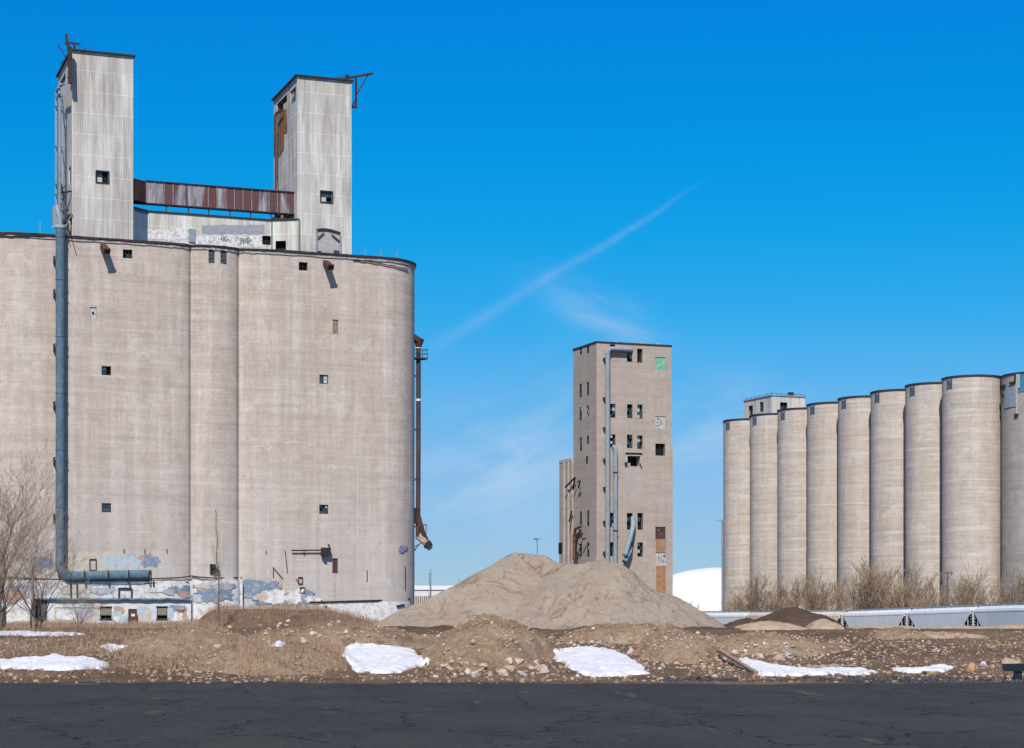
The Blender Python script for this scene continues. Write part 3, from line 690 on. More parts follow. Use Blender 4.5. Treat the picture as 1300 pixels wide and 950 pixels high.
for (cx,cy,rx,ry,c,sq) in [(110,716,32,15,'cream',.5),(150,715,34,12,'cream',.4),(160,713,26,9,'paleblue',.3),(190,712,10,9,'blue',.3),(180,708,5,3,'salmon',.3),(70,724,20,6,'cream',.3),(55,716,12,9,'blue',.2),(30,742,22,10,'lilac',.2),(15,758,18,10,'salmon',.2),(95,748,20,7,'cream',.4),(130,750,14,6,'paleblue',.3),(228,748,16,6,'blue',.6),(236,755,8,5,'salmon',.4),(214,752,7,5,'lilac',.4),(228,744,4,3,'white',0),(200,748,10,6,'white',.4),
    (272,752,24,13,'blue',.6),(284,745,12,5,'lilac',.3),(258,742,12,4,'cream',.3),(250,760,7,6,'paleblue',.3),(330,750,24,13,'blue',.6),(325,744,20,7,'blue',.3),(388,758,14,8,'blue',.5),(355,763,30,5,'blue',.4),(340,757,14,7,'cream',.2),(352,758,15,8,'white',.3),(374,758,10,8,'white',.95),(397,761,10,4,'white',.2),(512,697,6,4,'blue',.2)]:
    i_+=1; paint(cx,cy if cy<738 or cx>306 else max(cy,740+ry),rx,ry*(1 if cy<738 or cx>306 else .8),PT[c],seed=i_,sq=sq,off=.014+.0035*i_+(0 if cy<738 or cx>306 else FO))
stA=flat('pale_runs',(.53,.475,.43,1),.9,0,.22,1.2); stB=flat('rust_runs',(.36,.27,.20,1),.9,0,.3,1)
for (a,b,y0,y1,mm,sd) in ((453,455.5,590,762,stA,1),(469,470.5,640,735,stA,2),(339,342,600,735,stA,5)):
    strip(a,b,y0,y1,mm,'streak',40+sd,.008,jit=6,n=6)
# ledges / conduits along the base
mb=MB()
def wline(pts,r,o,mb,n=6): mb.tube([wall_pt(px,py,o) for px,py in pts],r,n)
wline([(-5,738),(40,736),(75,736.5),(150,737),(200,737.5),(242,736.5)],.07,.16,mb); wline([(0,733),(20,733),(40,735),(78,736)],.08,.2,mb)
wline([(192,735),(230,733.5),(243,731.5),(255,733),(270,734),(303,733.6)],.08,.25,mb)
wline([(110,741.5),(150,741),(180,740.5),(240,739)],.04,FO+.1,mb)
build_split(mb,'conduit',M['black'],elev,40)
mb=MB(); wline([(393,764.8),(430,763.8),(480,762.4),(521.6,760.3)],.09,.1,mb); wline([(305,734),(306,733)],.08,.1,mb); build_split(mb,'base_ledge',M['black'],elev,40)
mb=MB(); mb.tube([wall_pt(370,699,.28),wall_pt(407,698.7,.28)],.075,8); mb.tube([wall_pt(386,699,.3),wall_pt(386,705,.1)],.04,6)
a=wall_pt(413,701,0); mb.box(a[0]-.5,a[0]+.45,a[1]-.6,a[1]-.01,a[2]-.35,a[2]+.45); mb.tube([wall_pt(417,701,.4),wall_pt(418.5,695,.5),wall_pt(417,691,.6)],.09,6); mb.tube([wall_pt(409,703,.5),wall_pt(412,707,.5)],.2,8)
mb.build('exhaust_pipe',M['black'],elev,40)
mb=MB()
for a,b in (((347,720),(347,733)),((348,722),(359,735)),((376,735),(379,741)),((362,699),(365,727)),((338,699),(338,703)),((466,724),(466,738)),((515,719),(515,749)),((157.5,697),(157.5,702)),((184,697),(184,703)),((212,697),(212,702)),((275,700),(275,704))):
    mb.bar(wall_pt(*a,.08),wall_pt(*b,.08),.07)
for (x0,y0,x1,y1) in ((381,746,387,753),(114,710,122,724),(379,733,384,741)):
    for a,b in (((x0,y0),(x1,y0)),((x1,y0),(x1,y1)),((x1,y1),(x0,y1)),((x0,y1),(x0,y0))): mb.bar(wall_pt(*a,.1),wall_pt(*b,.1),.08)
build_split(mb,'wall_bracket',M['rust'],elev)
mb=MB(); a=wall_pt(273,722,0); 
for q in range(14):
    x=a[0]+random.uniform(-.45,.45); z=a[2]+random.uniform(-.45,.45); mb.box(x-.15,x+.15,a[1]-random.uniform(.1,.5),a[1]-.005,z-.12,z+.15)
mb.build('broken_vent',M['black'],elev)
mb=MB(); a=wall_pt(508,768.5,0); mb.bar(wall_pt(504,770,.1),wall_pt(513.5,768,.1),.16,.2); a=wall_pt(414,771,0); mb.box(a[0]-.15,a[0]+.12,a[1]-.1,a[1]-.005,a[2]-.12,a[2]+.15)
build_split(mb,'drain',M['black'],elev)
# discharge spouts near the top
for (xa,ya,xb,yb) in ((131,313,134.5,325),(413.5,333.5,420,345.5)):
    mb=MB(); A=Vector(wall_pt(xa,ya,0)); x1,z1=E.pix(xb,yb,-1.5); B=Vector((A.x+.15,-1.5+prof(A.x),A.z-.75)); mb.bar(A,B,.62,.5,0); d=(B-A).normalized(); mb.bar(B-d*.12,B+d*.02,.70,.58,0); mb.bar(B+d*.0,B+d*.03,.5,.36,1)
    mb.build('discharge_spout',[M['rust'],M['dark']],elev)
# ---- head towers
def head_tower(p_fl,p_fr,p_bl,ly,z_base,fw,sw,extra_f=(),extra_s=()):
    x0,zt=E.pix(*p_fl,ly); x1,_=E.pix(*p_fr,ly); y1,_=E.side(*p_bl,x0)
    return x0,x1,y1,zt
# tower A
def build_tower(pfl,pfr,pbl,ly,fwin,swin):
    x0,x1,y1,zt=head_tower(pfl,pfr,pbl,ly,ZR,0,0)
    fh=[prect(E,*t[:4],ly) for t in fwin]
    sh=[]
    for t in swin:
        ya,_=E.side(t[2],t[1],x0); yb,_=E.side(t[0],t[1],x0); xm=(t[0]+t[2])/2
        sh.append((max(ya,ly+.15),min(yb,y1-.15),E.side(xm,t[3],x0)[1],E.side(xm,t[1],x0)[1]))
    o=clad_box('head_tower',x0,x1,ly,y1,ZR+.06,zt,fh,sh,M['cladding'],elev)
    for i,(t,h) in enumerate(zip(fwin,fh)):
        w_=MB(); window_mesh(w_,FRONT(ly),*h,.4,2,2,t[4],i+20)
        w_.box(h[0]-.08,h[1]+.08,ly-.07,ly-.004,h[3],h[3]+.1,2); w_.box(h[0]-.08,h[1]+.08,ly-.07,ly-.004,h[2]-.1,h[2],2); w_.box(h[0]-.1,h[0],ly-.06,ly-.004,h[2],h[3],2); w_.box(h[1],h[1]+.1,ly-.06,ly-.004,h[2],h[3],2)
        w_.build('window',wmats('cladding','black'),o)
    for i,(t,h) in enumerate(zip(swin,sh)):
        w_=MB(); window_mesh(w_,SIDE(x0),*h,.4,2,2,t[4],i+40); w_.build('window',wmats('cladding'),o)
    # roof
    mb=MB(); mb.box(x0-.25,x1+.25,ly-.25,y1+.25,zt,zt+.16,0); mb.box(x0-.05,x1+.05,ly-.05,y1+.05,zt-.22,zt-.002,1)
    mb.build('roof',[M['black'],M['cladding']],o)
    # corner trim strips
    mb=MB()
    mb.box(x0-.03,x0+.12,ly-.03,ly-.004,ZR+.3,zt-.25); mb.box(x1-.12,x1+.03,ly-.03,ly-.004,ZR+.3,zt-.25); build_split(mb,'corner_trim',M['cladwhite'],o)
    return o,x0,x1,y1,zt
TA=build_tower((91.8,64.5),(168.6,71.5),(74.2,96.5),.6,[(122.5,218,137.7,232,.8)],[(76.5,98,83,108,.3),(87.2,212,90,233,.4),(87.8,276,91.6,299,.2)])
TB=build_tower((377.6,97),(445.8,104.5),(347.8,126.5),.6,[(407.3,243.5,421.6,257,.9)],[(368.6,113,375.6,131,.9),(351.5,126,364.5,140,.3)])
# tower B: rusted exposed patch on its left side, pipe, crane, chimney, canopy doorway
oB,bx0,bx1,by1,bzt=TB
def sp(px,py,x,off=.03): y,z=E.side(px,py,x-off); return (x-off,y,z)
mb=MB(); pts=[(352,139),(364,139),(364.5,168),(360.5,170),(360,190),(352.5,201)]
P3=[sp(a,b,bx0,.04) for a,b in pts]; mb.face(P3); P4=[(p[0]+.03,p[1],p[2]) for p in P3]
for i in range(len(P3)): mb.face([P3[i],P3[(i+1)%len(P3)],P4[(i+1)%len(P3)],P4[i]])
mb.build('rusted_patch',M['rustorange'],oB)
mb=MB(); mb.tube([sp(350,144,bx0,.5),sp(350,241,bx0,.5)],.11,8); mb.tube([sp(347.9,146,bx0,.7),sp(347.9,200,bx0,.7)],.06,6)
for yy_ in (146,170,195,225): mb.bar(sp(350,yy_,bx0,.5),sp(352,yy_,bx0,.0),.08)
mb.bar(sp(350.5,144,bx0,.5),sp(358,140,bx0,.3),.18); mb.build('vent_pipe',M['rust'],oB,40)
mb=MB(); cx_,cz_=E.pix(357.5,125,6.5); mb.tube([(cx_,6.5,bzt),(cx_,6.5,bzt+.0),(cx_,6.5,E.pix(357,107,6.5)[1])],.38,14); mb.build('roof_vent',M['rust'],oB,40)
mb=MB(); yc=.9
def cp(px,py,yl): x,z=E.pix(px,py,yl); return (x,yl,z)
mb.bar(cp(437,100,yc),cp(473,93.5,yc),.22); mb.bar(cp(452,97,yc),cp(452,136,yc),.2); mb.bar(cp(467,96,yc),cp(453,120,yc),.12); mb.bar(cp(430,98.5,yc),cp(441,95.5,yc),.07); mb.bar(cp(441,95,yc),cp(441,103,yc),.3); mb.bar(cp(444,136,yc),cp(453,136,yc),.25); mb.bar(cp(446,138,yc),cp(450,128,yc),.14); mb.bar(cp(425,98,yc),cp(437,100,yc),.05)
mb.build('hoist_arm',M['rim'],oB)
h=prect(E,401.5,293,432,324,.6)
mb=MB(); x0_,x1_,z0_,z1_=h; mb.box(x0_,x1_,.57,.596,z0_,z1_-.1,0)
n_=10
for i in range(n_):
    a=x0_+(x1_-x0_)*i/n_; b=x0_+(x1_-x0_)*(i+1)/n_; za=z1_+.25*math.sin(math.pi*i/n_)*(1-i/n_*.4)-i/n_*.15; zb=z1_+.25*math.sin(math.pi*(i+1)/n_)*(1-(i+1)/n_*.4)-(i+1)/n_*.15
    mb.face([(a,.45,za-.18),(b,.45,zb-.18),(b,.45,zb+.06),(a,.45,za+.06)],1); mb.face([(a,.45,za+.06),(b,.45,zb+.06),(b,.6,zb+.1),(a,.6,za+.1)],1); mb.face([(a,.45,za-.18),(b,.45,zb-.18),(b,.6,zb-.18),(a,.6,za-.18)],1)
mb.box(x0_-.05,x0_+.12,.45,.56,z0_,z1_-.12,2); mb.box(x1_-.12,x1_+.05,.45,.56,z0_,z1_-.3,2)
mb.bar((x0_+.1,.42,z1_-.9),(x0_+.8,.42,z1_-.25),.1,.1,3); mb.bar((x1_-.1,.42,z1_-1.1),(x1_-1.0,.42,z1_-.4),.1,.1,3); mb.box(x1_-.75,x1_-.2,.3,.56,z0_,z0_+.5,3); mb.box(x0_+.1,x0_+.5,.3,.56,z0_,z0_+.35,3)
mb.build('blocked_doorway',[flat('grey_block',(.42,.41,.39,1),.9,0,.3,6),M['black'],M['galv'],M['rust']],oB)
# tower A attachments: pipes on the left side, mast, clutter
oA,ax0,ax1,ay1,azt=TA
mb=MB(); r1=[(75.8,296),(75.8,118),(74.5,112),(78,108),(82,107)]
mb.tube([sp(a,b,ax0,.9) for a,b in r1],.13,10); mb.tube([sp(71.6,b,ax0,1.25) for b in (262,200,118)]+[sp(73,113,ax0,1.2),sp(76,111,ax0,1.0)],.15,10)
mb.build('drain_pipe',M['galv'],oA,40)
mb=MB()
for yy_ in (122,135,186,234,247,262,280): mb.bar(sp(70.5,yy_,ax0,1.4),sp(79,yy_+1,ax0,.0),.09); mb.bar(sp(75,yy_,ax0,.8),sp(80,yy_+9,ax0,.0),.06)
rd=random.Random(5)
for q in range(26):
    a=(rd.uniform(74,88),rd.uniform(228,292)); b=(a[0]+rd.uniform(-6,6),a[1]+rd.uniform(-9,9)); mb.bar(sp(*a,ax0,rd.uniform(.1,.9)),sp(*b,ax0,rd.uniform(.1,.9)),.07)
mb.bar(sp(71,246,ax0,1.1),sp(90,243,ax0,.1),.16); mb.bar(sp(79,290,ax0,.6),sp(89,272,ax0,.2),.12)
build_split(mb,'pipe_bracket',M['rim'],oA,gap=.9)
mb=MB(); mb.bar(sp(84,44,ax0,.2),sp(90,76,ax0,.3),.28); mb.bar(sp(89,60,ax0,.35),sp(89.3,106,ax0,.35),.4); mb.bar(sp(84,44,ax0,.2),sp(83.5,58,ax0,.2),.1); mb.bar(sp(73,56,ax0,.3),sp(84,74,ax0,.3),.09); mb.bar(sp(88,70,ax0,.2),sp(76,82,ax0,.2),.06); mb.bar(sp(90,105,ax0,.3),sp(87,98,ax0,.3),.2)
mb.bar((ax0+.3,1.2,azt+.1),(ax0+.3,1.2,azt+1.0),.22); mb.bar((ax0-.3,1.2,azt+.95),(ax0+.8,1.2,azt+.95),.16); mb.bar((ax0+.6,1.2,azt+.9),(ax0+2.0,1.2,azt+.15),.05)
mb.build('mast',M['rim'],oA)
# ---- rusty gallery between the towers and the pale penthouse below
def pp(px,py,ly): x,z=E.pix(px,py,ly); return (x,ly,z)
yg=1.9
A0=pp(168.6,226,.75);A1=pp(168.6,255,.75); B0=pp(185.8,230.5,yg);B1=pp(185.8,257.5,yg); C0=(bx0-.02,yg,0)
zt_=B0[2]; zb_=B1[2]
mb=MB(); xg0,xg1=B0[0],bx0-.003
mb.box(xg0,xg1,yg,yg+1.2,zb_,zt_,0); mb.build('conveyor_gallery',M['gallery'],elev)
gal=bpy.data.objects['conveyor_gallery']
mb=MB()
mb.face([(A0[0],A0[1],zb_),(xg0,yg,zb_),(xg0,yg,zt_),(A0[0],A0[1],zt_)]); mb.face([(A0[0],A0[1],zb_),(xg0,yg,zb_),(xg0,yg+1.2,zb_),(A0[0],yg+1.2,zb_)]); mb.face([(A0[0],A0[1],zt_),(xg0,yg,zt_),(xg0,yg+1.2,zt_),(A0[0],yg+1.2,zt_)])
mb.build('shaded_end_panel',M['rim'],gal,fixn=False)  # near-black material paints in the shade on this face turned from the sun
mb=MB(); mb.box(xg0-.05,xg1,yg-.12,yg+1.3,zt_+.004,zt_+.12); mb.box(xg0-.05,xg1,yg-.1,yg+.05,zb_-.12,zb_-.004)
mb.build('gallery_rail',M['black'],gal)
mb=MB(); nst=17
for i in range(nst+1):
    x=xg0+(xg1-xg0)*i/nst; mb.box(x-.035,x+.035,yg-.06,yg-.004,zb_,zt_)
build_split(mb,'seam_strip',flat('pale_seam',(.34,.30,.32,1),.7,0,.5,2),gal)
# penthouse
yq=2.0
zq=pp(187.7,268,yq)[2]; Q=[pp(169.5,265,.62),pp(187.7,268,yq),pp(345,280,yq),pp(379.8,276.5,.57)]
PX=[(Q[0][0],.62),(Q[1][0],yq),(Q[2][0],yq),(Q[3][0],.57)]
hw=[prect(E,236.5,293.5,241,303.5,yq),prect(E,333,299.6,344,310.9,yq)]
mfun=lambda y:y
m,_=holed_wall(PX[1:3],ZR+.06,zq,hw); pent=m.build('penthouse',M['cladwhite'],elev,fixn=False)
# diagonal wings
mb=MB(); a,b=PX[0],PX[1]; mb.face([(a[0],a[1],ZR+.06),(b[0],b[1],ZR+.06),(b[0],b[1],zq),(a[0],a[1],zq)]); mb.build('shaded_wing',M['louvre'],pent,fixn=False)  # shade of the turned wall put into its colour by a darker blue material
a,b=PX[2],PX[3]
def dg(t,z,c=0): 
    L_=math.hypot(b[0]-a[0],b[1]-a[1]); nx,ny=-(b[1]-a[1])/L_,(b[0]-a[0])/L_
    return (a[0]+(b[0]-a[0])*t+nx*c,a[1]+(b[1]-a[1])*t+ny*c,z)
zd=pp(357,317,1.3)[2]; zd1=pp(357,305.5,1.3)[2]; z0_=ZR+.06
mb=MB()
for (t0,t1,za,zb) in ((0,.14,z0_,zq),(.52,1,z0_,zq),(.14,.52,zd1,zq)): mb.face([dg(t0,za),dg(t1,za),dg(t1,zb),dg(t0,zb)])
mb.face([dg(.14,z0_,.6),dg(.52,z0_,.6),dg(.52,zd1,.6),dg(.14,zd1,.6)],1)
mb.build('wing',[M['cladwhite'],M['dark']],pent,fixn=False)
mb=MB()
for i in range(3):
    a_,b_=Vector((*PX[i],zq)),Vector((*PX[i+1],zq)); mb.bar(a_+Vector((0,-.06,.0)),b_+Vector((0,-.06,.0)),.16,.12)
mb.build('roof_edge',M['black'],pent)
mb=MB()
for p in (PX[2],PX[3]): mb.box(p[0]-.06,p[0]+.06,p[1]-.1,p[1]-.02,ZR+.1,zq-.05)
build_split(mb,'corner_trim',M['teal'],pent)
mb=MB(); mb.face([(PX[0][0],PX[0][1],zq),(PX[1][0],PX[1][1],zq),(PX[2][0],PX[2][1],zq),(PX[3][0],PX[3][1],zq),(PX[3][0],6,zq),(PX[0][0],6,zq)]); mb.face([(PX[0][0],6,ZR),(PX[3][0],6,ZR),(PX[3][0],6,zq),(PX[0][0],6,zq)]); mb.build('roof_deck',M['black'],pent,fixn=False)
for i,h in enumerate(hw):
    w_=MB(); window_mesh(w_,FRONT(yq),*h,.4,2 if i else 1,2,.15,i+60); w_.build('window',wmats('cladwhite'),pent)
# white wash + scribbles low on the penthouse wall
pf=lambda px,py,off: (lambda q:(q[0],yq-off,q[1]))(E.pix(px,py,yq-off))
strip(187.5,242,291,305,PT['white'],'white_wash',21,.02,pf,pent,3)
strip(248,333,299,314.5,PT['white'],'white_wash',22,.02,pf,pent,1.0)
strip(256,336,286,297,flat('faded_blue_paint',(.33,.34,.38,1),.85,0,.3,3),'faded_band',23,.018,pf,pent,2)
mb=MB(); a=pf(243.5,297,.0); mb.box(a[0]-.32,a[0]+.35,yq-.12,yq-.004,a[2]-.9,a[2]+.5); mb.build('hanging_sheet',M['galv'],pent)
mb=MB(); rd=random.Random(9)
def scrib(cx,cy,w_,h_,loops,th,mb):
    pts=[]
    for i in range(loops*10+1):
        t=i/(loops*10); a=t*loops*2*math.pi; pts.append(pf(cx-w_/2+w_*t+math.cos(a)*w_/loops*.45,cy+math.sin(a*1.0)*h_/2*(.6+.4*math.sin(a*.37)),.05))
    mb.tube(pts,th,4,cap=False)
scrib(284,302,7,6,3,.03,mb); scrib(286,305,7,4,3,.03,mb); scrib(300,304,3,5,1,.025,mb); scrib(312,305,14,6,5,.03,mb); scrib(311,308,12,5,4,.025,mb)
build_split(mb,'graffiti_tag',flat('grey_spray',(.26,.26,.27,1)),pent)
# posts carrying the gallery
mb=MB()
for px in (211,239,265,292,318,344):
    x,_=E.pix(px,262,yg+.2); mb.box(x-.06,x+.06,yg+.1,yg+.22,zq,zb_-.004,0)
build_split(mb,'gallery_post',M['rust'],gal)
mb=MB()
for q in range(7): x=bx0-.2-q*.33; mb.box(x-.12,x+.1,yg+.2,yg+.9,zq,zq+.35+.3*(q%3),0)
build_split(mb,'roof_debris',M['rust'],pent)
# ------------------------------------------------------------------ big blue-grey dust duct on the elevator wall (its own thing)
du_=empty('dust_duct',EL((E.pix(77,500)[0],-1,1.2)),E.yaw,'large blue grey steel duct down the elevator\'s left bay, turning right at its foot','duct')
ofs=Vector((E.pix(77,500)[0],-1,1.2))
def dpt(px,py,ly=-.72): x,z=E.pix(px,py,ly); return Vector((x,ly,z))-ofs
mb=MB(); mb.tube([dpt(76.5,290),dpt(76.5,400),dpt(76.5,560),dpt(76.3,716)],.46,20); mb.build('riser',M['duct'],du_,40)
mb=MB()
for y_ in (301,355,427,499,571,644,716): p=dpt(76.5,y_); mb.tube([p-Vector((0,0,.06)),p+Vector((0,0,.06))],.50,20)
build_split(mb,'flange',M['duct'],du_,40)
mb=MB(); pts=[dpt(76.3,716),dpt(77,722),dpt(79.5,727.5),dpt(84,731.5),dpt(89,732.7)]; mb.tube(pts,[.47,.49,.52,.54,.55],18); mb.build('elbow',M['duct'],du_,50)
mb=MB(); mb.tube([dpt(89,732.7,-.66),dpt(140,731.3,-.6),dpt(187,730.4,-.6)],[.55,.56,.56],18); mb.tube([dpt(187,730.4,-.6),dpt(190,730.3,-.6)],[.56,.3],18); mb.build('trunk_line',M['duct'],du_,50)
mb=MB()
for px in (106,136,162,188):
    p=dpt(px,731.3); mb.box(p.x-.05,p.x+.05,p.y-.62,p.y+.9,p.z-.62,p.z-.52); mb.box(p.x-.05,p.x+.05,p.y-.64,p.y-.58,p.z-.6,p.z+.6)
mb.bar(dpt(188,737,-.95),dpt(191.5,724,-.1),.12); build_split(mb,'saddle',M['rim'],du_,gap=1.0)
mb=MB()
for y_ in (330,372,441,514,585,657):
    p=dpt(76.5,y_); mb.box(p.x-.62,p.x-.5,p.y-.1,p.y+.93,p.z-.35,p.z+.35); mb.box(p.x+.48,p.x+.56,p.y-.05,p.y+.93,p.z-.06,p.z+.06); mb.box(p.x-.6,p.x+.5,p.y+.42,p.y+.5,p.z-.05,p.z+.05)
build_split(mb,'wall_clamp',M['black'],du_,gap=2.0)
mb=MB(); mb.tube([dpt(76.5,290),dpt(76.4,286)],[.52,.42],18); mb.tube([dpt(76.4,286),dpt(76.2,276),dpt(74,270,-.5),dpt(72,262,.3)],[.24,.22,.2,.2],12); mb.build('top_bend',M['galv'],du_,50)
mb=MB(); mb.tube([dpt(66,290,-.4),dpt(72,286,-.5),dpt(86,287,-.3),dpt(88,294,-.2)],.12,8); mb.bar(dpt(70,262,.2),dpt(70,288,.2),.5); mb.build('top_bracket',M['galv'],du_,40)
# ------------------------------------------------------------------ rusted leg on the right end of the elevator
LX=xR+1.15; LYc=3.4
def lp(px,py,ly=LYc): x,z=E.pix(px,py,ly); return Vector((x,ly,z))
lo=lp(532,760); leg=empty('loading_leg',EL((lo.x,LYc,1.2)),E.yaw,'rusty brown loading pipe with small platforms on the right end of the big elevator','loading spout')
off_=Vector((lo.x,LYc,1.2))
q=lambda px,py,ly=LYc: lp(px,py,ly)-off_
mb=MB(); mb.tube([q(531.2,441),q(531.2,500),q(531,600),q(530.6,683)],.26,14); mb.build('pipe',M['rust'],leg,40)
mb=MB(); mb.bar(q(521,426),q(533,433.5),.9,.55); mb.tube([q(532,431),q(531.2,442)],[.6,.28],12); mb.build('hood',M['rust'],leg)
mb=MB()
for y_ in (441,508,): mb.tube([q(531.2,y_)-Vector((0,0,.12)),q(531.2,y_)+Vector((0,0,.12))],.29,14)
build_split(mb,'white_collar',M['white'],leg,40)
mb=MB()
p=q(533,455); mb.box(p.x-1.1,p.x+.75,p.y-.6,p.y+.6,p.z-.12,p.z+.02)
for z_ in (.45,.9):
    mb.box(p.x-1.0,p.x+.72,p.y-.6,p.y-.55,p.z+z_,p.z+z_+.05); mb.box(p.x+.68,p.x+.73,p.y-.6,p.y+.6,p.z+z_,p.z+z_+.05); mb.box(p.x-1.0,p.x+.72,p.y+.55,p.y+.6,p.z+z_,p.z+z_+.05)
for x_ in (-1.0,-.4,.1,.68): mb.box(p.x+x_,p.x+x_+.05,p.y-.6,p.y-.55,p.z,p.z+.93)
mb.build('platform',M['rim'],leg)
mb=MB()
for y_ in (477,545,608,668):
    p=q(527,y_); mb.box(p.x-.9,p.x+.65,p.y-.1,p.y,p.z-.04,p.z+.05); mb.bar(p+Vector((-.8,0,-.7)),p+Vector((.2,0,0)),.07); 
    for z_ in (0,.25,.5,.75,1.0): mb.box(p.x-.75,p.x-.35,p.y-.5,p.y-.42,p.z-z_-.08,p.z-z_)
    mb.box(p.x-.78,p.x-.72,p.y-.5,p.y-.42,p.z-1.1,p.z); mb.box(p.x-.36,p.x-.3,p.y-.5,p.y-.42,p.z-1.1,p.z)
build_split(mb,'bracket',M['rim'],leg,gap=2.2)
mb=MB(); mb.tube([q(529.5,648),q(530.5,655),q(537,676),q(543,690)],[.3,.3,.26,.26],12); mb.build('chute',M['rust'],leg,40)
mb=MB(); mb.bar(q(530,680.5),q(541.5,690),.5,.6); mb.build('pale_chute',flat('faded_cream_steel',(.5,.38,.27,1),.8,0,.4,3),leg)
mb=MB(); mb.tube([q(541.5,688),q(544.5,694.5)],[.42,.5],10); mb.bar(q(543,692),q(546.5,697.5),.4,.5,1); mb.build('nozzle',[M['black'],M['board']],leg,40)
mb=MB(); mb.bar(q(524,702),q(532,691),.1); mb.bar(q(521,697),q(536,689),.08); mb.box(q(536,667).x,q(541,667).x,-.5,.5,q(540,667).z,q(540,667).z+.06); mb.bar(q(541,667),q(541,678),.06); mb.box(q(527,652).x-.1,q(527,652).x+.3,-.3,.3,q(527,665).z,q(527,645).z)
mb.build('support_strut',M['rim'],leg)
# ------------------------------------------------------------------ painted shed at the elevator foot
S=Frame(243,197.0,20.6*0+3.5)
SY=0
shed=empty('painted_shed',(S.o[0],S.o[1],0),S.yaw,'low patchily painted white and blue shed at the foot of the concrete elevator','shed')
def spx(px,py,off=0): x,z=S.pix(px,py,-off); return (x,-off,z)
h=[prect(S,127.3,771.3,141.7,786),prect(S,162.8,773.3,175.6,796),prect(S,198.9,771,212.6,786)]
xa=S.pix(60,780)[0]; xb=S.pix(242,780)[0]; zt=S.pix(200,762)[1]
m,_=holed_wall([(xa,0),(xb,0)],.2,zt,h); sw=MB()
m.face([(xb,0,.2),(xb,2.0,.2),(xb,2.0,zt),(xb,0,zt)]); m.face([(xa,0,.2),(xa,2.0,.2),(xa,2.0,zt),(xa,0,zt)])
def mural():
    m=NM('mural_paint',.85,0,.2)
    c=m.mix(m.noise((.5,.5,.5),4,.6,.42,.5),(.60,.57,.50,1),(.50,.53,.56,1))
    c=m.mix(m.noise((.35,.35,.6),4,.6,.58,.62,(3,1,2)),c,(.24,.33,.42,1))
    c=m.mix(m.noise((.6,.6,.7),4,.6,.62,.65,(8,1,6)),c,(.45,.30,.25,1))
    c=m.mix(m.mul(m.noise((2.5,2.5,.3),4,.7,.52,.66,(1,1,1)),.6),c,(.7,.69,.64,1)); m.color(c); return m.m
M['mural']=mural()
wallo=m.build('wall',M['mural'],shed,fixn=False)
# windows, door
for i in (0,2):
    w_=MB(); window_mesh(w_,FRONT(0),*h[i],.35,2,2,0,i,True,.07); hh=h[i]
    w_.box(hh[0]+.06,hh[1]-.06,.05,.09,hh[2]+.38,hh[3]-.1,5)
    for z_ in np.arange(hh[2]+.45,hh[3]-.1,.16): w_.box(hh[0]+.06,hh[1]-.06,.03,.05,float(z_),float(z_)+.03,2)
    w_.box(hh[0]-.06,hh[1]+.06,-.06,-.006,hh[3],hh[3]+.1,2); w_.box(hh[0]-.08,hh[1]+.08,-.08,-.006,hh[2]-.1,hh[2],2)
    w_.build('window',wmats('mural')+[flat('faded_board',(.33,.30,.21,1),.85,0,.3,4)],wallo)
w_=MB(); hh=h[1]; window_mesh(w_,FRONT(0),*hh,.3,1,1,0,9,True,.08); w_.box(hh[0]+.1,hh[1]-.1,.08,.14,hh[2]+.05,hh[3]-.1,5); w_.box(hh[0]+.3,hh[1]-.35,.05,.078,hh[2]+1.05,hh[2]+1.3,6); w_.box(hh[0]+.2,hh[1]-.2,.06,.078,hh[2]+.15,hh[2]+.75,7); w_.box(hh[0]+.2,hh[0]+.25,.05,.078,hh[2]+.8,hh[3]-.25,7); w_.box(hh[1]-.25,hh[1]-.2,.05,.078,hh[2]+.8,hh[3]-.25,7)
w_.build('door',wmats('mural','rust')+[flat('brown_door',(.09,.05,.035,1)),M['white'],flat('brown_door_panel',(.17,.085,.055,1))],wallo)
mb=MB(); zr=zt; n_=40
for i in range(n_):
    f=lambda k_:( (k_/n_)); xx0=xa-1.2+(xb+.02-xa+1.2)*i/n_; xx1=xa-1.2+(xb+.02-xa+1.2)*(i+1)/n_
    d0=.06*math.sin(i*1.7)+.05*math.sin(i*.6); d1=.06*math.sin((i+1)*1.7)+.05*math.sin((i+1)*.6); s0=.012*(n_-i); 
    mb.face([(xx0,-.35,zr+.02+d0*.6),(xx1,-.35,zr+.02+d1*.6),(xx1,-.33,zr+.14+d1),(xx0,-.33,zr+.14+d0)]); mb.face([(xx0,-.33,zr+.14+d0),(xx1,-.33,zr+.14+d1),(xx1,2.2,zr+.2),(xx0,2.2,zr+.2)]); mb.face([(xx0,-.35,zr+.02+d0*.6),(xx1,-.35,zr+.02+d1*.6),(xx1,.02,zr+.0),(xx0,.02,zr+.0)])
mb.build('roof',M['duct'],shed,fixn=False)
mb=MB(); x0_=S.pix(42.5,780)[0]; x1_=xa-.004
for i in range(8):
    a_=x0_+(x1_-x0_)*i/8; mb.box(a_+.02,a_+(x1_-x0_)/8-.02,.02+.03*(i%2),.1,.3,zt-.15)
mb.box(x0_,x1_,.12,.2,.3,zt); mb.build('timber_door',flat('grey_timber',(.14,.13,.13,1),.9,0,.5,3),shed)
mb=MB(); fr=flat('cream_trim',(.58,.53,.42,1),.8,0,.2)
a=spx(69.5,771,.03); b=spx(69.5,799,.03); c=spx(127,771,.03); mb.bar(a,b,.1); mb.bar(a,c,.08); mb.build('panel_trim',fr,shed)
sf=lambda px,py,off: spx(px,py,off)
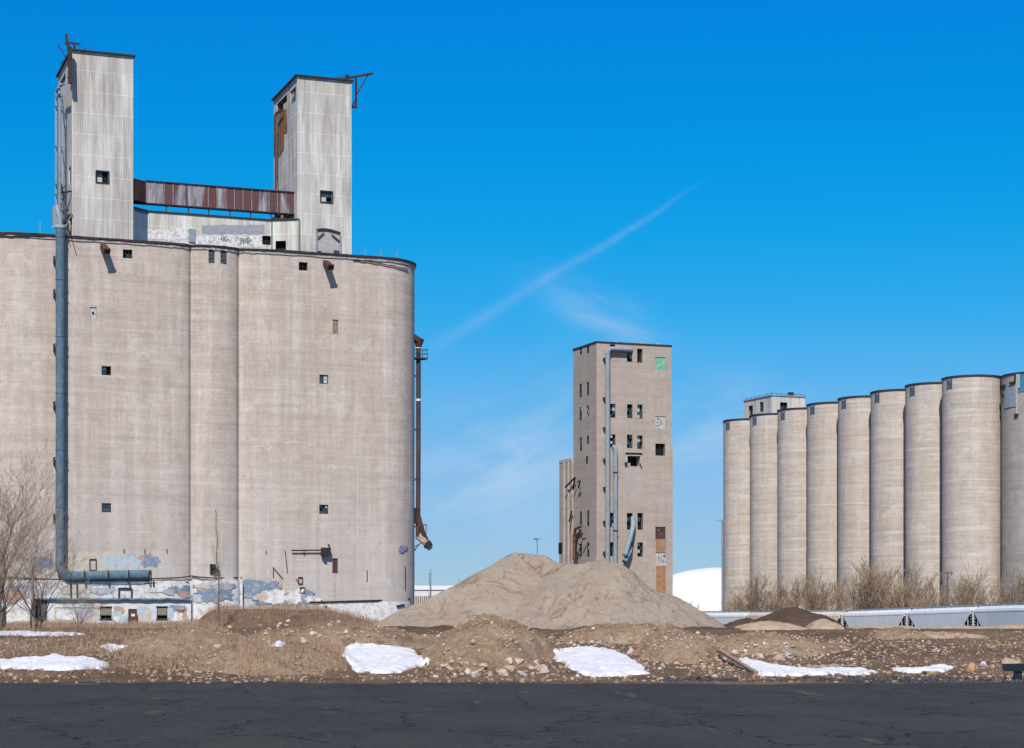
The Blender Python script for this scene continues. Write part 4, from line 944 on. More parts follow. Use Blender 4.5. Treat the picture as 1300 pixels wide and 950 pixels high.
for i,(cx,cy,rx,ry,c,sq) in enumerate([(97,786,26,12,'cream',.7),(108,782,12,8,'lilac',.2),(151,775,7,5,'salmon',.5),(148,783,6,7,'paleblue',.4),(184,783,8,12,'cream',.5),(180,776,6,8,'paleblue',.2),(226,774,11,6,'blue',.4),(232,780,9,8,'salmon',.3),(224,784,8,6,'white',.9),(217,779,4,7,'paleblue',.3),(148,788,3.5,5,'white',.95),(84,781,12,7,'white',.5),(240,776,2.5,10,'white',.9)]):
    paint(cx,cy,rx,ry,PT[c],'paint_patch',60+i,sq,.012+.004*i,shed,sf,.15)
mb=MB()
for (a,b,y_) in ((224,236,774.2),(226,233,777),(229,234,775.6)): mb.bar(spx(a,y_,.075),spx(b,y_-.6,.075),.09,.05)
mb.build('red_lettering',PT['red'],shed)
# ladder-like frames and vent pipes on the wall above the shed
mb=MB()
for a,b in (((90,741),(90,764)),((98,741),(98,764)),((151,747),(151,762)),((151,747),(167,747)),((167,747),(167,760)),((195,737),(195,745))): mb.bar(wall_pt(*a,FO+.12),wall_pt(*b,FO+.12),.13)
build_split(mb,'pipe_frame',M['rim'],elev)
# ------------------------------------------------------------------ ruined middle tower
T=Frame(757.3,312.0,20.6)
tw=empty('workhouse_tower',(T.o[0],T.o[1],.3),T.yaw,'tall lone ruined concrete tower with broken windows and steel ducts behind the gravel pile','tower')
TO=Vector((0,0,.3))
def tz(t): return (t[0],t[1],t[2]-.3,t[3]-.3)
x1=T.pix(852.3,500)[0]; zt=T.pix(757.3,435)[1]-.3; y1=T.side(727.8,445)[0]
FW=[(774.3,437.4,781,440.8,0),(796,442.4,802.8,459.6,.5),(808.9,443,815.7,460.4,.6),(774.5,512.8,781.4,530.4,.6),(796,513.4,803,531,.8),(809,513.8,815.8,531.6,.8),(774.5,551.6,781.4,568.2,.5),(796,552,803,569,.7),(809,553,815.8,570,.8),(832,563.4,844.3,578.6,.35),(774.6,651.2,779.6,669.4,.5),(795.8,651.5,803.2,672.6,.4),(809.3,651.5,816.3,672.6,.4),(774.6,688.5,779.6,706.3,.4),(809.3,688.8,816.3,706.8,.8),(795.8,689.5,803.2,700,.2)]
FP=[(831.8,453.5,844.8,469.6,'g'),(831.8,528.7,844.8,544.2,'w'),(832,669,845,684.8,'r'),(832.4,701.5,846.2,718,'w')]
BIG=(796.3,579,812.6,592)
SW=[(735.8,442,738.8,450.3,.5),(745,439.5,747.8,448.4,.3),(735.6,487.6,738.6,504.5,.5),(745,485,747.8,502,.2),(735.6,517,738.6,534,.5),(745,514.8,747.8,529,.6),(736,555.4,738.8,572.5,.7),(745,553.2,747.8,564,.6),(743.8,579,746.5,589,0),(735.9,649.5,738.8,666.4,.3),(745.2,648,748.2,668,.3),(735.9,690.5,738.8,706.4,.3),(745.2,688.9,748.2,707,.3)]
fh=[tz(prect(T,*t[:4])) for t in FW]+[tz(prect(T,*t[:4])) for t in FP]+[tz(prect(T,*BIG))]
sh=[]
for t in SW:
    ya=T.side(t[2],t[1])[0]; yb=T.side(t[0],t[1])[0]; xm=(t[0]+t[2])/2; sh.append((ya,yb,T.side(xm,t[3])[1]-.3,T.side(xm,t[1])[1]-.3))
ob=clad_box('tower_wall',0,x1,0,y1,-1,zt,fh,sh,M['conc_tower'],tw)
for i,t in enumerate(FW):
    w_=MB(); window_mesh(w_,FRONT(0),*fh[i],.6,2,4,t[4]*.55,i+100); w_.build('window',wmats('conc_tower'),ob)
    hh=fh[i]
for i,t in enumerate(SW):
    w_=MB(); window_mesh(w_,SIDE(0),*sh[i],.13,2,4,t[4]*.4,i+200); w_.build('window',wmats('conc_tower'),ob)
for i,t in enumerate(FP):
    hh=fh[len(FW)+i]; w_=MB(); mats=wmats('conc_tower')+[{'g':PT['bright'],'w':M['board'],'r':M['rust']}[t[4]]]
    window_mesh(w_,FRONT(0),*hh,.4,1,1,0,3,True,.12,5); mats+=[PT['green'],PT['yellow'],PT['blue'],M['white']]
    rd=random.Random(i+4); W=hh[1]-hh[0]; Hh=hh[3]-hh[2]
    for k_ in range(16 if t[4]!='r' else 5):
        ca=rd.uniform(hh[0]+.3,hh[1]-.3); cz=rd.uniform(hh[2]+.3,hh[3]-.3); cl={'g':rd.choice([6,7,6,9]),'w':rd.choice([8,9,9,2,4]),'r':rd.choice([2,8,4])}[t[4]]
        a_=rd.uniform(0,3.1); l_=rd.uniform(.15,.45); w_.bar((ca-math.cos(a_)*l_*.6,.088-.002*k_,cz-math.sin(a_)*l_*.6),(ca+math.cos(a_)*l_*.6,.088-.002*k_,cz+math.sin(a_)*l_*.6),.02,.14,cl)
    w_.build('boarded_opening',mats,ob)
hh=fh[-1]; w_=MB(); window_mesh(w_,FRONT(0),*hh,1.5,1,1,0,3,False)
w_.box(hh[0]-.25,hh[0]-.01,-.12,-.004,hh[2],hh[3]+.2,5); w_.box(hh[1]+.01,hh[1]+.25,-.12,-.004,hh[2],hh[3]+.2,5); w_.box(hh[0]-.01,hh[1]+.01,-.12,-.004,hh[3]+.01,hh[3]+.22,5); w_.box(hh[0]-.3,hh[1]+.3,-.2,-.004,hh[3]+.24,hh[3]+.5,1)
w_.box(hh[0]-.5,hh[0]-.1,-.3,-.13,hh[2]+.1,hh[2]+.6,2); w_.bar((hh[1]+.2,-.2,hh[2]-.3),(hh[1]-.1,-.2,hh[2]+.5),.12,.12,2); w_.box(hh[0]+.1,hh[0]+.6,.1,.3,hh[2]+.05,hh[2]+.5,6)
w_.build('loading_opening',wmats('conc_tower')+[M['board'],PT['bright']],ob)
tp=lambda px,py,off=0:(lambda q_:(q_[0],-off,q_[1]-.3))(T.pix(px,py,-off))
strip(795,815,593,640,flat('pale_wash',(.42,.37,.33,1),.9,0,.2,.5),'pale_wash',31,.015,tp,ob,2,20)
strip(832.5,845.5,685,701,flat('rust_stain_light',(.36,.22,.12,1),.9,0,.3,.8),'rust_stain',32,.015,tp,ob,1,14)
strip(833,845,718.5,762,flat('rust_stain_deep',(.38,.21,.10,1),.9,0,.35,1.2),'rust_stain',33,.015,tp,ob,1,14)
mb=MB(); mb.box(-.12,x1+.12,-.12,y1+.12,zt,zt+.22); mb.build('parapet_cap',M['rim'],ob)
mb=MB(); 
for x_ in (x1*.27,x1*.6,x1*.83): mb.box(x_,x_+.5,1,1.6,zt+.2,zt+.55)
build_split(mb,'roof_stub',M['board'],ob)
# projecting lower stage and annex
z_l=T.pix(853,565)[1]-.3; xe=T.pix(854.6,600,.0)[0]; mb=MB(); mb.box(x1+.003,xe,.15,y1,-1,z_l); mb.build('lower_stage',M['conc_tower'],tw)
ya=T.side(727.5,585)[0]; yb=T.side(712.4,588)[0]; za=T.side(727,585.5)[1]-.3
mb=MB(); mb.box(-.25,x1*.6,y1+.003,yb+.2,-1,za); m2=mb.build('annex',M['conc_tower'],tw)
mb=MB(); mb.box(-.30,x1*.6,y1+.05,yb+.25,za+.004,za+.5); mb.build('annex_cap',M['board'],m2)
mb=MB(); 
for f_ in (.25,.6): yq_=y1+(yb-y1)*f_; mb.tube([(-.28,yq_,-1),(-.28,yq_,za)],.2,8)
build_split(mb,'downpipe',M['conc_tower'],m2,40)
mb=MB(); mb.box(-.30,-.253,T.side(715.7,700)[0],T.side(713.9,700)[0]+1.0,T.side(715,703)[1]-.3,T.side(715,689)[1]-.3); mb.build('slot_window',M['dark'],m2)
# ducts on the tower
dd=Vector((T.pix(771.5,500)[0],-.6,0))
du2=empty('steel_duct',(T.o[0]+dd.x*T.v[0]+dd.y*T.u[0],T.o[1]+dd.x*T.v[1]+dd.y*T.u[1],.3),T.yaw,'taller pale steel duct on the ruined tower, bent over at the top','duct','steel ducts on the ruined tower')
def tq(px,py,ly=-.6,o=dd): x,z=T.pix(px,py,ly); return Vector((x-o.x,ly-o.y,z-.3-o.z))
mb=MB(); mb.tube([tq(771.5,720),tq(771.5,600),tq(771.5,450)],.37,16); mb.build('riser',M['galv'],du2,40)
mb=MB(); mb.tube([tq(771.5,450),tq(772,446),tq(774,443.6),tq(777,443)],.38,16); mb.build('elbow',M['galv'],du2,50)
mb=MB(); mb.tube([tq(777,443),tq(790,443.6),tq(798,444.4),tq(801,444.8,.1)],.38,16); mb.build('crossover',M['galv'],du2,50)
mb=MB()
for y_ in (456,506,544,584,620,663,702): p=tq(770.3,y_); mb.box(p.x-.42,p.x-.2,p.y+.1,p.y+.58,p.z-.22,p.z+.22)
build_split(mb,'wall_clamp',M['rim'],du2,gap=2.0)
dd2=Vector((T.pix(781.5,650)[0],-.6,0))
du3=empty('steel_duct',(T.o[0]+dd2.x*T.v[0]+dd2.y*T.u[0],T.o[1]+dd2.x*T.v[1]+dd2.y*T.u[1],.3),T.yaw,'shorter pale steel duct starting half way up the ruined tower wall','duct','steel ducts on the ruined tower')
mb=MB(); mb.tube([tq(781.4,720,-.6,dd2),tq(781.4,650,-.6,dd2),tq(781.6,572,-.6,dd2)],.35,16); mb.build('riser',M['galv'],du3,40)
mb=MB(); mb.tube([tq(781.6,572,-.6,dd2),tq(781,568.6,-.6,dd2),tq(779,567.5,.1,dd2)],.35,14); mb.build('elbow',M['galv'],du3,50)
mb=MB()
for y_ in (600,674): p=tq(781.4,y_,-.6,dd2); mb.tube([p-Vector((0,0,.1)),p+Vector((0,0,.1))],.42,16)
build_split(mb,'flange',M['rim'],du3,40)
for (pts,lab) in ((((803.5,657),(803.8,668),(800,684),(794.2,704)),'long slanting steel chute hanging out of a window low on the ruined tower'),(((801,694),(799.5,700),(793.5,712)),'short slanting steel chute just above the gravel pile on the ruined tower')):
    p0=T.pix(*pts[-1],-1.2); ch=empty('window_chute',(T.o[0]+p0[0]*T.v[0]+1.2*-T.u[0],T.o[1]+p0[0]*T.v[1]-1.2*T.u[1],p0[1]),T.yaw,lab,'chute','slanting chutes on the ruined tower')
    oo=Vector((p0[0],-1.2,p0[1]-.3)); mb=MB(); P_=[tq(*p,[-.0,-.8,-1.3,-1.5][min(j,3)],oo) for j,p in enumerate(pts)]
    mb.tube(P_,.38,10); mb.build('barrel',M['galv'],ch,40); mb=MB(); mb.tube([P_[-1],P_[-1]+(P_[-1]-P_[-2]).normalized()*.25],.44,10); mb.build('collar',M['duct'],ch,40)
RUST2=rusty('red_rust',(.17,.065,.04,1),(.10,.045,.035,1),(.26,.13,.07,1))
# rods and rusty pipe on the side wall
ts_=lambda px,py,off: (lambda q_:(-off,q_[0],q_[1]-.3))(T.side(px,py,-off))
mb=MB()
for a,b in (((717.5,619),(730,606.5)),((730,606),(727.5,620)),((733,612.5),(736.3,610)),((736.3,610),(734.6,619.5)),((722.6,663),(726,648.5)),((739,685),(744,683.5))): mb.bar(ts_(*a,.9),ts_(*b,.5),.22)
build_split(mb,'broken_rod',M['black'],ob)
mb=MB(); mb.tube([ts_(729,711,.5),ts_(729,680,.5),ts_(730,672,.5),ts_(738.5,668,.6)],[.28,.28,.22,.18],10); mb.build('rusty_pipe',RUST2,ob,40)
mb=MB(); mb.tube([ts_(731,710,.9),ts_(731.5,690,.9),ts_(737,672,.9)],.18,8); mb.bar(ts_(728,709,.8),ts_(736,709,.8),.15); mb.bar(ts_(730,686,.8),ts_(736,692,.8),.12); mb.build('side_pipe',M['rim'],ob,40)
# ------------------------------------------------------------------ row of silos at right
SC=Vector((44.998,375.737)); SS=10.179; SYAW=.3954; SR=4.66; SZ=40.0
sdir=Vector((math.sin(SYAW),-math.cos(SYAW)))
silo=empty('storage_silo',(SC.x,SC.y,0))
def ring(mb,r0,r1,z0,z1,n=64,mi=0):
    b=len(mb.v)
    for k_ in range(n):
        a=2*math.pi*k_/n
        for (r_,z) in ((r0,z0),(r1,z0),(r1,z1),(r0,z1)): mb.v.append((r_*math.cos(a),r_*math.sin(a),z))
    for k_ in range(n):
        a=b+k_*4;c=b+((k_+1)%n)*4
        for j in range(4): mb.f.append((a+j,c+j,c+(j+1)%4,a+(j+1)%4)); mb.m.append(mi)
lsa=math.atan2(-1,-.23)  # louvre direction in world (towards camera-left)
def silo_parts(root,rad,zt,louvre=True):
    mb=MB(); n=72
    zs=[-2,zt]
    for z in zs:
        for k_ in range(n): a=2*math.pi*k_/n; mb.v.append((rad*math.cos(a),rad*math.sin(a),z))
    for k_ in range(n): mb.f.append((k_,(k_+1)%n,n+(k_+1)%n,n+k_)); mb.m.append(0)
    mb.build('shell',M['conc_silo'],root,25)
    mb=MB(); ring(mb,rad-.3,rad+.10,zt-.02,zt+.28,72); mb.f.append(tuple(len(mb.v)+k_ for k_ in range(32))); mb.m.append(0); mb.v+=[((rad-.1)*math.cos(2*math.pi*k_/32),(rad-.1)*math.sin(2*math.pi*k_/32),zt+.15) for k_ in range(32)]
    mb.build('roof_rim',M['rim'],root,25)
    if louvre:
        mb=MB(); a=math.radians(-90-17-44); 
        def lm(t,c,z): aa=a+t/rad; return ((rad+c)*math.cos(aa),(rad+c)*math.sin(aa),z)
        mb.box(-.55,.55,-.25,.02,zt-1.75,zt-.15,0,lm)
        for i in range(8): z=zt-1.66+i*.18; mb.box(-.5,.5,.025,.08,z,z+.08,1,lm)
        for x_ in (-.6,.55): mb.box(x_,x_+.06,.0,.09,zt-1.8,zt-.1,1,lm)
        mb.build('louvre',[M['dark'],M['louvre']],root)
silo_parts(silo,SR,SZ)
SILAB=['leftmost and farthest round concrete silo, beside the white dome','second round concrete silo from the left in the row','third round concrete silo from the left, left end of the pale penthouse behind it','fourth round concrete silo from the left, in front of the pale penthouse','fifth round concrete silo from the left, just right of the pale penthouse','sixth round concrete silo from the left in the row at right','seventh round concrete silo from the left, tall thin bare tree before it','widest, fully visible round concrete silo with the utility pole at its foot']
ordn=['leftmost and farthest','second from the left','third from the left','fourth from the left','fifth from the left','sixth from the left','seventh from the left','wide fully visible eighth']
hints=['beside the white dome','behind the left end of the pale penthouse','in front of the pale penthouse','just right of the pale penthouse','behind the gap with the dark hopper end','behind tall brown brush','behind a tall thin bare tree','with the utility pole at its foot']
for i in range(8):
    s_=silo if i==0 else copy_tree(silo)
    p=SC+sdir*SS*i; s_.location=(p.x,p.y,0)
    tag(s_,SILAB[i],'silo','concrete silos in a row at right')
# recessed infill wall between silos (one structure behind the row)
pin=empty('infill_wall',(SC.x,SC.y,0),SYAW-math.pi/2,'recessed concrete wall filling the dark slots between the round silos at right','wall')
mb=MB(); mb.box(0,SS*7,-.3,.3,-1,SZ-.9); mb.build('panel',M['conc_silo'],pin)
# 9th silo
p9=at(1321,500,305); s9=empty('broken_silo',(p9.x,p9.y,0),0,'greyer silo cut off by the right edge with broken shutter and blue panel near top','silo')
SR9=5.9
M['conc_grey']=concrete('grey_concrete',(.34,.31,.275,1),(.37,.335,.29,1),(.45,.42,.39,1),(.22,.20,.18,1),.5,1.0)
def silo9():
    z9=EYE+(HZ-478)/F*304
    mb=MB(); n=72
    for z in (-2,z9):
        for k_ in range(n): a=2*math.pi*k_/n; mb.v.append((SR9*math.cos(a),SR9*math.sin(a),z))
    for k_ in range(n): mb.f.append((k_,(k_+1)%n,n+(k_+1)%n,n+k_)); mb.m.append(0)
    mb.build('shell',M['conc_grey'],s9,25)
    mb=MB(); ring(mb,SR9-.3,SR9+.1,z9-.02,z9+.28); mb.v+=[((SR9-.1)*math.cos(2*math.pi*k_/32),(SR9-.1)*math.sin(2*math.pi*k_/32),z9+.15) for k_ in range(32)]; mb.f.append(tuple(range(len(mb.v)-32,len(mb.v)))); mb.m.append(0)
    mb.build('roof_rim',M['rim'],s9,25)
    def lm(t,c,z): aa=math.radians(-90-14)+t/SR9; return ((SR9+c)*math.cos(aa),(SR9+c)*math.sin(aa),z)
    def X(px): # angle offset from px
        best=0;bd=1e9
        for k_ in range(-700,500):
            t=k_/100; q_=lm(t,0,0); pxx=650+F*(p9.x+q_[0])/(p9.y+q_[1])
            if abs(pxx-px)<bd: bd=abs(pxx-px);best=t
        return best
    Zp=lambda y:EYE+(HZ-y)/F*300
    a,b=X(1275.5),X(1291)
    mb=MB(); n_=6
    for i in range(n_): t0=a+(b-a)*i/n_;t1=a+(b-a)*(i+1)/n_-.06; mb.box(t0,t1,.02,.12,Zp(515)+.0,Zp(491)+(.25*(i/n_))*1.5,0,lm)
    mb.box(a-.1,b+.1,.005,.06,Zp(516.5),Zp(515.2),1,lm)
    mb.build('shutter',[M['galv'],M['board']],s9)
    mb=MB(); c,d=X(1287.5),X(1291.8); mb.box(c,d,.01,.03,Zp(485),Zp(475),0,lm); mb.build('hole',M['dark'],s9)
    mb=MB(); c,d=X(1293),X(1301); mb.box(c,d,.02,.08,Zp(497),Zp(472.5),0,lm); mb.build('blue_panel',flat('teal_blue_paint',(.05,.22,.33,1)),s9)
    mb=MB(); 
    for (px,y0,y1) in ((1291.6,474,528),(1294,474,492)): t=X(px); mb.box(t-.12,t+.12,.03,.2,Zp(y1),Zp(y0),0,lm)
    for (px,py,w_,h_) in ((1274,498.5,.3,.5),(1275,488,.5,.8),(1291,526,.3,.4),(1286,484,.5,.3)): t=X(px); mb.box(t-w_,t+w_,.03,.3,Zp(py)-h_/2,Zp(py)+h_/2,1,lm)
    build_split(mb,'broken_edge',[M['board'],M['rim']],s9)
silo9()
# brackets between silo 8 and 9
p8=SC+sdir*SS*7
mb=MB()
for y_ in (481,489,498.5,519.5,537): 
    q_=at(1271.8,y_,p8.y-.5); mb=MB(); mb.box(q_.x-.4-p9.x,q_.x+.25-p9.x,q_.y-.6-p9.y,q_.y-p9.y,q_.z-.25,q_.z+.25); mb.build('pipe_bracket',M['rim'],s9)
# thin pale pole and duct on the left of the first silo
pw=at(918.3,700,371); o=MB(); o.tube([(0,0,-.5),(0,0,EYE+(HZ-661)/F*371)],.17,8); o.box(-1.2,.2,-.1,.1,EYE+(HZ-662)/F*371,EYE+(HZ-661)/F*371+.1)
o=o.build('service_pole',M['galv']); o.location=(pw.x-.3,pw.y-1,0); tag(o,'thin pale steel pole standing at the left side of the leftmost round silo','pole')
# penthouse on the silos
HH=Frame(979.6,372,22.66)
ph=empty('rooftop_penthouse',(HH.o[0],HH.o[1],SZ+.1),HH.yaw,'small pale clad penthouse on top of the row of round silos, with broken dark windows','penthouse')
xh1=HH.pix(1022,520)[0]; yh1=HH.side(944.8,520)[0]; zh=HH.pix(979.6,502.5)[1]-SZ-.1
Zo=SZ+.1
fh=[prect(HH,990.3,511,999.7,521)]; fh=[(a,b,c-Zo,d-Zo) for a,b,c,d in fh]; fh=[(a,b,max(c,.15),d) for a,b,c,d in fh]
shh=[]
for t in ((949.7,515.3,955.8,530),(964.3,510.5,969.3,525.8)):
    shh.append((HH.side(t[2],t[1])[0],HH.side(t[0],t[1])[0],max(HH.side(952,t[3])[1]-Zo,.1),HH.side((t[0]+t[2])/2,t[1])[1]-Zo))
o=clad_box('clad_wall',0,xh1,0,yh1,0.02,zh,fh,shh,M['cladwhite'],ph)
for i,h_ in enumerate(fh): w_=MB(); window_mesh(w_,FRONT(0),*h_,.5,2,2,.2,300+i,True,.12); w_.build('window',wmats('cladwhite'),o)
for i,h_ in enumerate(shh): w_=MB(); window_mesh(w_,SIDE(0),*h_,.5,2,3,.25,310+i,True,.12); w_.build('window',wmats('cladwhite'),o)
mb=MB(); mb.box(-.15,xh1+.15,-.15,yh1+.15,zh+.004,zh+.2); mb.build('roof',M['galv'],ph)
mb=MB(); 
for k_ in range(8): x_=xh1*k_/7; mb.box(x_-.03,x_+.03,-.1,-.04,zh+.2,zh+.5)
for k_ in range(8): y_=yh1*k_/7; mb.box(-.1,-.04,y_-.03,y_+.03,zh+.2,zh+.5)
mb.box(-.1,xh1,-.1,-.05,zh+.45,zh+.5); mb.box(-.1,-.05,0,yh1,zh+.45,zh+.5); mb.box(xh1*.55,xh1*.68,.2,.8,zh+.2,zh+.9)
mb.build('roof_railing',M['rim'],ph)
# ------------------------------------------------------------------ white air dome
dm=at(925,775,470); DW=17.5
mb=MB(); n=48; rings=14
for j in range(rings+1):
    a=math.pi/2*j/rings
    for k_ in range(n): b=2*math.pi*k_/n; mb.v.append((26*math.cos(b)*math.cos(a)**.75,15*math.sin(b)*math.cos(a)**.75,15.6*math.sin(a)))
for j in range(rings):
    for k_ in range(n): mb.f.append((j*n+k_,j*n+(k_+1)%n,(j+1)*n+(k_+1)%n,(j+1)*n+k_)); mb.m.append(0)
def domem():
    m=NM('dome_membrane',.5,0,.3); w_=m.n.new('ShaderNodeMath'); w_.operation='SINE'; m.l.new(m.mul(m.pos('X'),3.2),w_.inputs[0]); m.color((.64,.655,.67,1)); m.bump(m.ramp(w_.outputs[0],.6,1),.25,.1); return m.m
o=mb.build('air_dome',domem(),None,60,fixn=True); o.location=((930-650)/F*480,480,-.4); tag(o,'big white inflated sports dome behind the end of the gravel pile','dome')
# ------------------------------------------------------------------ distant low building, lamp post, poles, fence bits
fb=at(556,756,520); mb=MB(); fr_=empty('distant_warehouse',(fb.x,fb.y,-.2),0,'long low white warehouse with flat roof far behind, right of the elevator','warehouse')
mb.box(-8,9,0,14,0,EYE+(HZ-749)/F*520+.2); mb.build('wall',flat('warehouse_white',(.6,.6,.57,1),.8,0,.1,.3),fr_)
mb=MB(); zt2=EYE+(HZ-749)/F*520+.2; mb.box(-8.3,9.3,-.3,14.3,zt2+.003,zt2+1.1); mb.build('roof_fascia',M['white'],fr_)
mb=MB(); 
for k_ in range(7): mb.box(-7.4+k_*2.3,-6.4+k_*2.3,-.05,-.004,1,6.8)
build_split(mb,'window_bay',M['louvre'],fr_)
fb=at(520,775,330); mb=MB()
fen=empty('board_fence',(at(527,775,330).x,330,0),0,'dark slatted fence glimpsed between the elevator and the gravel pile','fence')
for k_ in range(28): mb.box(-1+k_*.35,-1+k_*.35+.22,0,.06,0,EYE+(HZ-757)/F*330)
mb.box(-1,8.8,.062,.12,.4,.55);mb.box(-1,8.8,.062,.12,4.5,4.7)
mb.build('slats',M['bark'],fen)
lp_=at(682,760,260); ls=empty('street_lamp',(lp_.x,lp_.y,.4),0,'grey lamp post with flat lamp heads rising behind the top of the gravel pile','street lamp')
zt3=EYE+(HZ-685)/F*260-.4; mb=MB(); mb.tube([(0,0,0),(0,0,zt3)],[.12,.07],8); mb.build('post',M['galv'],ls,40)
mb=MB(); mb.box(-.45,.0,-.15,.15,zt3-.02,zt3+.12); mb.build('lamp_head',M['black'],ls); mb=MB(); mb.box(.02,.5,-.15,.15,zt3-.02,zt3+.14); mb.build('lamp_head',M['galv'],ls)
# a few thin poles beyond
for (px,yt,D_,lab) in ((583,735,420,'thin pale mast beyond the gravel pile, right of the warehouse'),(547,722,380,'thin mast above the white warehouse roof')):
    p_=at(px,775,D_); mb=MB(); z_=EYE+(HZ-yt)/F*D_; mb.tube([(0,0,0),(0,0,z_)],[.12,.07],6); mb.box(-.5,.5,-.04,.04,z_-1.2,z_-1.05); o=mb.build('mast',M['galv'],None,40); o.location=(p_.x,p_.y,0); tag(o,lab,'mast')
# utility pole in front of silo 8
up=at(1203,780,290); ul=empty('utility_pole',(up.x,up.y,.3),0,'wooden utility pole with braced crossarm in front of the widest round silo','utility pole')
zu=EYE+(HZ-727)/F*290-.3; mb=MB(); mb.tube([(0,0,0),(0,0,zu)],[.17,.13],8); mb.build('post',M['bark'],ul,40)
mb=MB(); mb.box(-1.1,.75,-.1,.1,zu-.15,zu+.05); mb.bar((-.8,0,zu-.1),(0,0,zu-1.1),.1); mb.bar((.7,0,zu-.1),(0,0,zu-1.1),.1); mb.build('crossarm',M['bark'],ul)
mb=MB(); mb.box(-1.75,-1.3,-.25,.1,zu-.55,zu-.05); mb.tube([(-1.3,0,zu-.3),(0,0,zu-.45)],.04,6); mb.build('lamp',M['galv'],ul)
# ------------------------------------------------------------------ hopper cars
TRK=[(1390,764.2,246),(1300,767.0,263),(1247,769.2,275),(1162,772.6,291),(1079,775.6,308),(957,776.8,332),(893,777.2,349)]
def carmat(name,base,st_,rust):
    m=NM(name,.55,0,.4); c=m.mix(m.noise((.3,.3,.4),4,.6,.4,.65),base,st_); c=m.mix(m.mul(m.noise((2,2,.25),4,.7,.5,.7),.5),c,tuple(x*.8 for x in base[:3])+(1,))
    c=m.mix(m.noise((1.6,1.6,.5),5,.75,.60,.68,(4,4,1)),c,rust); m.color(c); return m.m
CM={'blue':carmat('car_paint_pale_blue',(.58,.62,.65,1),(.50,.56,.60,1),(.48,.5,.5,1)),'grey':carmat('car_paint_pale_grey',(.62,.64,.66,1),(.54,.57,.60,1),(.42,.33,.26,1)),'white':carmat('car_paint_white',(.62,.65,.66,1),(.55,.60,.63,1),(.5,.45,.4,1)),'rust':carmat('car_paint_rusty_white',(.58,.53,.46,1),(.5,.43,.35,1),(.38,.19,.08,1))}
def hopper(A,B,mat,label,ribbed=False):
    # A near end, B far end (top-of-car points); local x along the car, y across
    d=(B-A).length; mid=(A+B)/2; top=4.35
    yaw=math.atan2(A.y-B.y,A.x-B.x); pitch=-math.asin((A.z-B.z)/d)
    root=empty('hopper_car',(mid.x,mid.y,mid.z-top),0,label,'rail car','covered hopper cars standing on the siding')
    root.rotation_euler=(0,pitch,yaw)
    hl=d/2-.7; W=1.5
    mb=MB()
    # cross section (y,z): camera side is -y.. both sides symmetric
    secU=[(-W,1.9),(-W,3.55),(-W*.93,3.85),(-W*.62,4.15),(-W*.2,4.3),(W*.2,4.3),(W*.62,4.15),(W*.93,3.85),(W,3.55),(W,1.9)]
    for a,b in zip(secU[:-1],secU[1:]): mb.face([(-hl,a[0],a[1]),(hl,a[0],a[1]),(hl,b[0],b[1]),(-hl,b[0],b[1])])
    for s_ in (-1,1):
        mb.face([(s_*hl,p[0],p[1]) for p in secU[1:-1]]+[(s_*(hl-.0),W,2.9),(s_*hl,-W,2.9)])
        # sloping ends of hopper
    for s_ in (-1,1):
        mb.face([(s_*hl,-W+.02,2.9),(s_*hl,W-.02,2.9),(s_*(hl-2.0),W-.02,.9),(s_*(hl-2.0),-W+.02,.9)])
    # side sheets below: trapezoid from z 1.9/2.9 down to .9
    body=MB()
    for s_ in (-1,1):
        y=s_*W
        mb.face([(-hl+.01,y,1.9),(hl-.01,y,1.9),(hl-.01,y,1.9),(-hl+.01,y,1.9)]) if False else None
    mb2=MB()
    # rebuild: replace lower rectangles with cut profile
    mb=MB()
    for s_ in (-1,1):
        y=s_*W
        mb.face([(-hl,y,3.55),(-hl,y,3.2),(-hl+2.5,y,.85),(hl-2.5,y,.85),(hl,y,3.2),(hl,y,3.55)])
    for a,b in zip(secU[1:-2],secU[2:-1]): mb.face([(-hl,a[0],a[1]),(hl,a[0],a[1]),(hl,b[0],b[1]),(-hl,b[0],b[1])])
    for s_ in (-1,1):
        mb.face([(s_*hl,p[0],p[1]) for p in secU[1:-1]]+[(s_*hl,W,3.2),(s_*hl,-W,3.2)])
        mb.face([(s_*hl,-W,3.2),(s_*hl,W,3.2),(s_*(hl-2.5),W,.85),(s_*(hl-2.5),-W,.85)],1)  # slope sheets coloured black to carry the shadow under the car ends
    mb.face([(-hl+2.5,-W,.85),(hl-2.5,-W,.85),(hl-2.5,W,.85),(-hl+2.5,W,.85)])
    bo=mb.build('body',[mat,M['black']],root,fixn=True)
    mb=MB(); mb.box(-hl-.4,hl+.4,-.25,.25,.75,1.15); mb.box(-hl+.2,-hl+.3,-W+.15,W-.15,1.15,3.1); mb.box(hl-.3,hl-.2,-W+.15,W-.15,1.15,3.1); mb.build('sill_and_shade_plates',M['black'],root)  # real sill, plus black plates painting the shade inside the open ends
    mb=MB()
    for s_ in (-1,1):
        y=s_*(W+.03); mb.box(-hl,hl,min(y,s_*W+s_*.002),max(y,s_*W+s_*.002),3.42,3.56); mb.box(-hl+2.5,hl-2.5,min(y,s_*W+s_*.002),max(y,s_*W+s_*.002),.86,1.0)
        if ribbed:
            k_=0
            nx=int(2*hl/1.0)
            for i in range(nx+1):
                x=-hl+.1+(2*hl-.2)*i/nx; zb=max(.9,3.2-(min(x+hl,hl-x))*.92); mb.box(x-.06,x+.06,min(s_*W,s_*(W+.14))+(.003 if s_>0 else 0),max(s_*W,s_*(W+.14))-(.003 if s_<0 else 0),zb,3.42)
    mb.build('side_sill' if not ribbed else 'side_rib',mat,root)
    mb=MB(); mb.box(-hl-.4,hl+.4,-.35,.35,4.36,4.42); 
